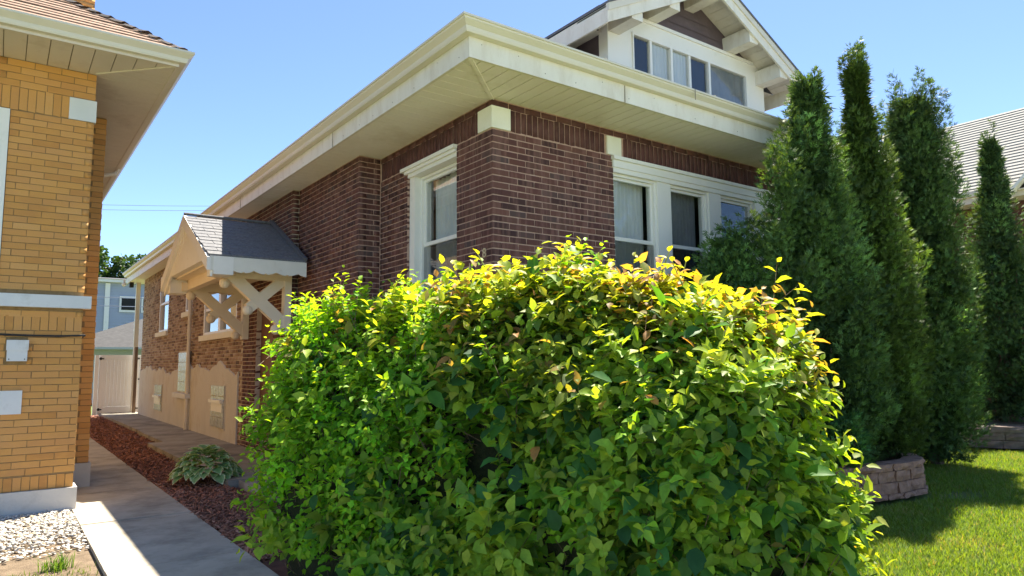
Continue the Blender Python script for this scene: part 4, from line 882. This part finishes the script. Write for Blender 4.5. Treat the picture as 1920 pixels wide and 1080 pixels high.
# ---- thuja trees
_sv = [(0, 0, 0)]; _sf = []
for a, l, o_ in ((0, 1, .0), (.5, .72, .12), (-.5, .72, .18), (.85, .5, .3), (-.85, .5, .34), (.42, .5, .45)):
    b0 = np.array((0, o_, 0)); dv = np.array((math.sin(a), math.cos(a), 0)); pv_ = np.array((dv[1], -dv[0], 0)); l2 = l if a == 0 else l*.85; i0 = len(_sv)
    _sv += [tuple(b0), tuple(b0+dv*l2*.5+pv_*.046+np.array((0, 0, .03))), tuple(b0+dv*l2*(1-o_*.3)), tuple(b0+dv*l2*.5-pv_*.046+np.array((0, 0, .03)))]; _sf.append((i0, i0+1, i0+2, i0+3))
SPRAY = np.array(_sv); SPRAY_F = [_sf]
def thuja(label, x, y, z0, h, prof, seed, nplume, nspray, col=(.030, .072, .020), lean=(0, 0), sc=1.0, name='arborvitae', lobes=()):
    """prof: list of (height fraction, radius) ; plumes of flat sprays over the profile"""
    global RNG
    old = RNG; RNG = np.random.default_rng(seed); random.seed(seed)
    T = thing(name, label, 'shrub' if name == 'evergreen_shrub' else 'evergreen tree', (x, y, z0), 'evergreens in front of the houses')
    hs, rs = zip(*prof); tk = MB(); tk.tube([(x, y, z0-.02), (x+lean[0]*.5, y+lean[1]*.5, z0+h*.5), (x+lean[0]*.9, y+lean[1]*.9, z0+h*.9)], [.085*sc, .05*sc, .012], 8)
    for k in range(6):
        a = random.uniform(0, 6.28); b = random.uniform(.1, .5); r_ = np.interp(b+.15, hs, rs)*.6; tk.tube([(x, y, z0+h*b*.6), (x+math.cos(a)*r_*.6, y+math.sin(a)*r_*.6, z0+h*(b*.8+.05)), (x+math.cos(a)*r_, y+math.sin(a)*r_, z0+h*(b+.15))], [.03*sc, .02*sc, .006], 6)
    tk.build('trunk', M['bark'], T)
    # plumes: vertical flames seated on the profile
    u = RNG.uniform(0, 1, nplume*3); w = np.interp(u, hs, rs)/max(rs); u = u[RNG.random(len(u)) < w**.8][:nplume]; k = len(u)
    az = RNG.uniform(0, 2*np.pi, k); rp = np.interp(u, hs, rs)*RNG.uniform(.68, 1.0, k)*(1+.10*np.sin(az*3+u*14)+.08*np.sin(az*2-u*23+1))
    pc_ = np.stack([x+lean[0]*u+rp*np.cos(az), y+lean[1]*u+rp*np.sin(az), z0+h*u*.97], 1); out = np.stack([np.cos(az), np.sin(az), np.zeros(k)], 1)
    if lobes:
        lx = np.concatenate([np.array(l[:3])+RNG.normal(0, 1, (l[4], 3))*np.array([l[3], l[3], l[3]*1.2]) for l in lobes]); pc_ = np.concatenate([pc_, lx]); az = np.concatenate([az, np.arctan2(lx[:, 1]-y, lx[:, 0]-x)]); k = len(pc_); out = np.stack([np.cos(az), np.sin(az), np.zeros(k)], 1)
    ph = RNG.uniform(.32, .62, k)*sc; pr = RNG.uniform(.09, .20, k)*sc*np.clip(np.hypot(pc_[:, 0]-x-lean[0]*.8, pc_[:, 1]-y-lean[1]*.8)/.26, .38, 1); tint = np.exp(RNG.normal(0, .38, k))
    idx = np.repeat(np.arange(k), nspray); m = len(idx); v = RNG.uniform(0, 1, m); a2 = RNG.uniform(0, 2*np.pi, m); prf = np.sin(np.pi*np.clip(v*.9+.12, 0, 1))**.7
    o2 = np.stack([np.cos(a2), np.sin(a2), np.zeros(m)], 1)
    pp = pc_[idx]+o2*(pr[idx]*prf*RNG.uniform(.45, 1, m))[:, None]; pp[:, 2] += (v-.45)*ph[idx]; pp += out[idx]*((v-.4)*.08)[:, None]
    pp[:, 2] = np.minimum(np.maximum(pp[:, 2], z0+.04), z0+h+RNG.normal(0, .06, m))
    dd = o2*.75+out[idx]*.35+np.array([0, 0, .75])+RNG.normal(0, .38, (m, 3)); nn = np.cross(dd, RNG.normal(size=(m, 3)))
    L = RNG.uniform(.055, .12, m)*sc; young = (v > .72)*RNG.uniform(0, 1, m)
    c = np.array(col)[None]*tint[idx][:, None]*RNG.uniform(.7, 1.35, (m, 1)); c = c*(1-.55*young[:, None])+np.array([.13, .20, .055])*.55*young[:, None]
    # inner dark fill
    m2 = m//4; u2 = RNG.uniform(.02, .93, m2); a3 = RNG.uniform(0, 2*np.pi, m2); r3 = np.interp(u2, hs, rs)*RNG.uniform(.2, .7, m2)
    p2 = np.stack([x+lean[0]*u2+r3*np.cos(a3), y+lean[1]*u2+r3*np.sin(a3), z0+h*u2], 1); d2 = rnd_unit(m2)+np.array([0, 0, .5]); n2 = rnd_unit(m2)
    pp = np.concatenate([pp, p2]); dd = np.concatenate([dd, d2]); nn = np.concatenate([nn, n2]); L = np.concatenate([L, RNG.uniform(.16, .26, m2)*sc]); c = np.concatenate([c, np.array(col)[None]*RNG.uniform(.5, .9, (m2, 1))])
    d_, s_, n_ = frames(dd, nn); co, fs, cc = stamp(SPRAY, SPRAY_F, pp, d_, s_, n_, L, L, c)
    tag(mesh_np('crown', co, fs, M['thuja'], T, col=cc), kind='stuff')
    RNG = old
thuja('broad evergreen with ragged side branches, leftmost of the tall evergreens', 7.72, 4.5, .28, 4.78, [(0, .5), (.12, .62), (.35, .62), (.52, .50), (.66, .34), (.8, .20), (.92, .14), (1, .03)], 3, 300, 72, (.080, .158, .046), lobes=((7.32, 4.4, 3.9, .08, 8), (6.92, 4.4, 3.45, .11, 13), (6.62, 4.4, 2.75, .12, 15), (7.2, 4.35, 2.9, .15, 10), (8.35, 4.4, 3.1, .08, 7), (6.9, 4.3, 2.2, .2, 16)))
thuja('tall slim evergreen with a knobbed tip in the curved stone planter', 8.72, 4.40, .28, 5.22, [(0, .34), (.06, .46), (.22, .50), (.45, .42), (.65, .33), (.77, .23), (.83, .05), (.86, .0), (1, .0)], 5, 300, 72, (.078, .140, .030), lobes=((8.72, 4.4, 5.12, .07, 9), (8.74, 4.4, 5.3, .04, 4), (8.7, 4.4, 4.75, .03, 2), (9.1, 4.1, 2.6, .09, 6), (9.05, 4.15, 1.6, .12, 8)))
thuja('wide blunt-topped evergreen standing on the lawn behind the planter', 10.98, 4.74, 0, 5.72, [(0, .3), (.06, .50), (.2, .60), (.45, .56), (.62, .50), (.8, .42), (.92, .36), (1, .18)], 8, 330, 72, (.068, .135, .040), sc=1.08)
thuja('small pointed evergreen behind the further block wall, rightmost of the row', 15.6, 5.33, .28, 5.75, [(0, .7), (.15, .85), (.35, .70), (.55, .48), (.72, .28), (.86, .10), (1, .0)], 12, 300, 50, (.075, .15, .05), sc=1.2, lobes=((15.6, 5.33, 5.0, .07, 7), (15.6, 5.33, 5.4, .04, 4), (15.6, 5.33, 5.75, .02, 2)))
thuja('low rounded evergreen shrub beside the front windows', 6.5, 4.8, .28, 2.65, [(0, .4), (.15, .55), (.5, .56), (.8, .36), (1, .08)], 15, 140, 50, (.10, .21, .06), name='evergreen_shrub')
thuja('bright green shrub between the two rightmost evergreens', 14.1, 5.9, 0, 3.1, [(0, .4), (.2, .6), (.6, .5), (1, .15)], 17, 100, 40, (.11, .22, .04), name='evergreen_shrub')
thuja('small leafy shrub at the left end of the curved planter', 7.25, 4.0, .3, .55, [(0, .15), (.4, .25), (1, .1)], 19, 24, 40, (.07, .19, .05), name='evergreen_shrub', sc=.8)
# ---- far trees
def far_tree(label, x, y, zc, rx, rz, seed, n=5200):
    rng = np.random.default_rng(seed); T = thing('shade_tree', label, 'tree', (x, y, 0), 'shade trees behind the far house')
    MB().tube([(x, y, 0), (x+.1, y, zc*.6), (x, y+.1, zc)], [.3, .22, .08], 8).build('trunk', M['bark'], T)
    nc = 46; cc0 = rng.normal(size=(nc, 3)); cc0 /= np.linalg.norm(cc0, axis=1, keepdims=True); cc0 *= rng.uniform(.45, .95, (nc, 1)); cen = np.array([x, y, zc])+cc0*np.array([rx, rx, rz]); idx = rng.integers(0, nc, n)
    q = rng.normal(size=(n, 3)); q /= np.linalg.norm(q, axis=1, keepdims=True); p = cen[idx]+q*rng.uniform(.5, 1, (n, 1))*np.array([.8, .8, .55])
    dd = q+rng.normal(0, .5, (n, 3)); nn = rng.normal(size=(n, 3))+np.array([0, 0, 1]); L = rng.uniform(.18, .34, n); c = np.array([.045, .095, .028])*rng.uniform(.6, 1.5, (n, 1))
    d_, s_, n_ = frames(dd, nn); co, fs, cc = stamp(LEAF, LEAF_F, p, d_, s_, n_, L, L*.8, c); tag(mesh_np('crown', co, fs, M['treeleaf'], T, col=cc), kind='stuff')
far_tree('leafy tree behind the blue-grey house, left of two', 4.6, 60, 8.7, 2.2, 2.3, 1); far_tree('leafy tree behind the blue-grey house, right of two', 8.6, 60, 7.9, 2.4, 2.1, 2)
# ---- hosta
HO = thing('hosta', 'white-edged hosta clump in the mulch bed beside the walkway', 'plant', (2.20, 9.6, 0))
hv = [(0, 0, 0)]; hc = [(.10, .17, .05)]; n = 6; W3 = [(0, .0)]
rings = []
for i in range(1, n):
    t = i/n; wv = .42*math.sin(math.pi*t**.75)**.8; z = .10*math.sin(t*2.6)-.22*t*t
    rings.append([(-wv, t, z+.05), (-wv*.80, t, z+.03), (0, t, z-.02), (wv*.80, t, z+.03), (wv, t, z+.05)])
white, green = (.90, .90, .62), (.20, .38, .13)
hf_ = []
for r in rings:
    for j, q in enumerate(r): hv.append(q); hc.append(white if j in (0, 4) else green if j == 2 else tuple(.8*a_+.2*b_ for a_, b_ in zip(green, white)))
hv.append((0, 1.05, .10*math.sin(2.6)-.24)); hc.append(white); e_ = len(hv)-1
hf_ += [(0, 2+j, 1+j) for j in range(4)]
for i in range(n-2):
    for j in range(4): b = 1+5*i+j; hf_.append((b, b+1, b+6, b+5))
hf_ += [(1+5*(n-2)+j, 2+5*(n-2)+j, e_) for j in range(4)]
hme = bpy.data.meshes.new('leaf'); hme.from_pydata(hv, [], hf_); hme.polygons.foreach_set('use_smooth', [True]*len(hme.polygons)); hme.update()
a = hme.color_attributes.new('col', 'FLOAT_COLOR', 'POINT'); a.data.foreach_set('color', np.concatenate([np.array(hc), np.ones((len(hc), 1))], 1).astype(np.float32).ravel()); hme.materials.append(M['hosta'])
random.seed(21)
for k in range(190):
    t = (k+.5)/190; az = k*2.39996+random.uniform(-.3, .3); rad = .36*t**.5; hh = .34*(1-(rad/.40)**2)+.06+random.uniform(-.03, .03); el = .55-1.0*(rad/.36)**1.3+random.uniform(-.2, .2)
    o = link('leaf', hme, HO); ld = Vector((math.cos(az)*math.cos(el), math.sin(az)*math.cos(el), math.sin(el))).normalized(); sv = ld.cross(Vector((0, 0, 1))).normalized(); nv_ = sv.cross(ld)
    sz = random.uniform(.12, .165); o.matrix_local = Matrix.Translation((math.cos(az)*rad*1.05-ld.x*.05, math.sin(az)*rad-ld.y*.05, hh)) @ Matrix((sv, ld, nv_)).transposed().to_4x4() @ Matrix.Rotation(random.uniform(-.4, .4), 4, 'Y') @ Matrix.Diagonal((sz, sz, sz, 1))
# ---- grass
def pixel(p):
    q = p-np.array([0, 0, CAMH]); z = q@np.array(fw); return 960+F*(q@np.array(rr))/z, 540-F*(q@np.array(uu))/z, z
def grass(name, pts, hlo, hhi, wd, cols, label=None, kind='stuff'):
    n = len(pts); az = RNG.uniform(0, 6.28, n); ln = RNG.uniform(.1, .75, n); h = RNG.uniform(hlo, hhi, n); d1 = np.stack([np.cos(az)*ln, np.sin(az)*ln, np.ones(n)], 1); sx_ = np.stack([-np.sin(az), np.cos(az), np.zeros(n)], 1)*wd
    p1 = pts+d1*(h*.5)[:, None]; p2 = p1+(d1*np.array([1.5, 1.5, .75]))*(h*.5)[:, None]
    co = np.stack([pts-sx_, pts+sx_, p1+sx_*.8, p1-sx_*.8, p2], 1).reshape(-1, 3); b = 5*np.arange(n)[:, None]
    c = np.repeat(cols, 5, axis=0)
    return mesh_np(name, co, [np.array([[0, 1, 2, 3]])+b, np.array([[3, 2, 4]])+b], M['grass'], None, loc=(0, 0, 0), col=c)
c0 = np.stack([RNG.uniform(3.5, 16, 900000), RNG.uniform(-.5, 6.5, 900000), np.full(900000, -.06)], 1)
px_, py_, pz_ = pixel(c0); inside = (px_ > 1420) & (px_ < 2080) & (py_ < 1200) & (pz_ > 1); c0 = c0[inside]
dens = np.clip((6.5/np.linalg.norm(c0[:, :2], axis=1))**1.1, .2, 1); poly = [(p[0], p[1]) for p in PL]
plx_ = np.interp(c0[:, 0], [p[0] for p in PL], [p[1] for p in PL]); inpl = (c0[:, 0] > 4.9) & (c0[:, 0] < 9.15) & (c0[:, 1] > plx_-.03)
bare = np.exp(-(((c0[:, 0]-8.75)/.55)**2+((c0[:, 1]-3.55)/.28)**2)) + .5*np.exp(-(((c0[:, 0]-11.05)/.9)**2+((c0[:, 1]-4.7)/.8)**2)); wl = np.interp(c0[:, 1], [2.6, 4.1, 5.2, 6.6], [14.4, 13.7, 13.25, 12.75])
keep = (RNG.random(len(c0)) < dens*np.clip(1-1.1*bare, .06, 1)) & ~inpl & (c0[:, 0] < wl-.03); c0 = c0[keep][:130000]
tn = lump(c0*np.array([1, 1, 0]), 1.6)[:, None]; cg = np.array([.16, .26, .035])*RNG.uniform(.65, 1.35, (len(c0), 1))+np.array([.05, .035, .01])*np.clip(tn, 0, 1); dry = RNG.random(len(c0)) < .06+.12*(tn[:, 0] > .45); cg[dry] = [.34, .30, .13]
tag(grass('lawn_grass', c0, .035, .085, .0035, cg), 'mown green lawn in front of the evergreens', 'grass', kind='stuff')
tp = np.stack([RNG.normal(.44, .045, 90), RNG.normal(6.35, .03, 90), np.full(90, -.03)], 1); o = grass('grass_tuft', tp-np.array([.44, 6.35, 0])+np.array([.44, 6.35, 0]), .06, .17, .004, np.array([.10, .2, .03])*RNG.uniform(.7, 1.4, (90, 1)))
tag(o, 'small grass tuft at the edge of the white pebbles', 'grass tuft')
wp = np.stack([RNG.uniform(-.6, .68, 700), RNG.uniform(5.6, 6.35, 700), np.full(700, -.03)], 1); tag(grass('sparse_grass', wp, .02, .06, .003, np.array([.10, .17, .03])*RNG.uniform(.7, 1.3, (700, 1))), 'thin sparse grass on bare soil', 'grass', kind='stuff')
# ---- pebbles and mulch chips
ico_v = []; ph = (1+5**.5)/2
ico_v = np.array([(-1, ph, 0), (1, ph, 0), (-1, -ph, 0), (1, -ph, 0), (0, -1, ph), (0, 1, ph), (0, -1, -ph), (0, 1, -ph), (ph, 0, -1), (ph, 0, 1), (-ph, 0, -1), (-ph, 0, 1)])/1.902
ico_f = np.array([(0, 11, 5), (0, 5, 1), (0, 1, 7), (0, 7, 10), (0, 10, 11), (1, 5, 9), (5, 11, 4), (11, 10, 2), (10, 7, 6), (7, 1, 8), (3, 9, 4), (3, 4, 2), (3, 2, 6), (3, 6, 8), (3, 8, 9), (4, 9, 5), (2, 4, 11), (6, 2, 10), (8, 6, 7), (9, 8, 1)])
ed = {}; iv = [tuple(v) for v in ico_v]; nf = []
def mid(a, b):
    k = (min(a, b), max(a, b))
    if k not in ed: m = np.array(iv[a])+np.array(iv[b]); iv.append(tuple(m/np.linalg.norm(m))); ed[k] = len(iv)-1
    return ed[k]
for a, b, c in ico_f: x_, y_, z_ = mid(a, b), mid(b, c), mid(c, a); nf += [(a, x_, z_), (b, y_, x_), (c, z_, y_), (x_, y_, z_)]
IV, IF = np.array(iv), np.array(nf)
def scatter(name, pts, sizes, cols, mat, label, cat, flat=.55, V=IV, Fc=IF, smooth=True, tilt=.25):
    n = len(pts); sc_ = sizes[:, None]*np.stack([RNG.uniform(.7, 1.3, n), RNG.uniform(.6, 1.0, n), RNG.uniform(.35, .7, n)*flat*1.4], 1); az = RNG.uniform(0, 6.28, n)
    v = V[None]*sc_[:, None]*(1+RNG.normal(0, .05, (n, len(V), 1))); tx, ty = RNG.normal(0, tilt, n), RNG.normal(0, tilt, n)
    v[:, :, 2] += v[:, :, 0]*tx[:, None]+v[:, :, 1]*ty[:, None]; ca, sa = np.cos(az)[:, None], np.sin(az)[:, None]
    w = np.stack([v[:, :, 0]*ca-v[:, :, 1]*sa, v[:, :, 0]*sa+v[:, :, 1]*ca, v[:, :, 2]], 2)+pts[:, None]
    f = (Fc[None]+len(V)*np.arange(n)[:, None, None]).reshape(-1, Fc.shape[1])
    return tag(mesh_np(name, w.reshape(-1, 3), [f], mat, None, (0, 0, 0), smooth, col=np.repeat(cols, len(V), axis=0)), label, cat, kind='stuff')
n = 7500; pp = np.stack([RNG.uniform(-1.6, .69, n), 6.75+1.95*RNG.beta(1.6, 1.0, n), np.full(n, -.012)], 1); pp[:, 2] += RNG.uniform(0, .03, n)*(pp[:, 1] > 7.1); pp = pp[~((pp[:, 0] > .45) & (pp[:, 1] < 6.9) & (RNG.random(n) < .5))]
n = len(pp); scatter('white_pebbles', pp, RNG.uniform(.008, .024, n), np.array([.62, .59, .53])*RNG.uniform(.7, 1.2, (n, 1))*np.where((RNG.random(n) < .15)[:, None], np.array([.85, .72, .55]), 1), M['pebble'], 'white landscaping pebbles along the ochre house foundation', 'pebbles', .55, ico_v, ico_f)
n = 15000; cy = 5.6+19*RNG.random(n)**1.7; cx = RNG.uniform(1.66, 2.66, n); edge = np.interp(cy, [5.5, 7.7, 9.05, 11.6, 13.6, 14.6, 25], [2.5, 2.47, 2.34, 2.28, 2.31, 2.57, 2.62]); k = cx < edge+.01; pp = np.stack([cx, cy, RNG.uniform(-.012, .022, n)], 1)[k]; n = len(pp)
bx_ = np.array([(-1, -.25, -.2), (1, -.25, -.2), (1, .25, -.2), (-1, .25, -.2), (-1, -.2, .2), (1, -.2, .2), (1, .2, .2), (-1, .2, .2)])
scatter('mulch_chips', pp, RNG.uniform(.012, .042, n), np.array([.36, .16, .10])*RNG.uniform(.5, 1.5, (n, 1))+np.array([.05, .05, .04])*(RNG.random((n, 1)) < .2), M['chip'], 'red-brown bark mulch between the walkway and the side path', 'mulch', .8, bx_, np.array(CUBE), False, .4)
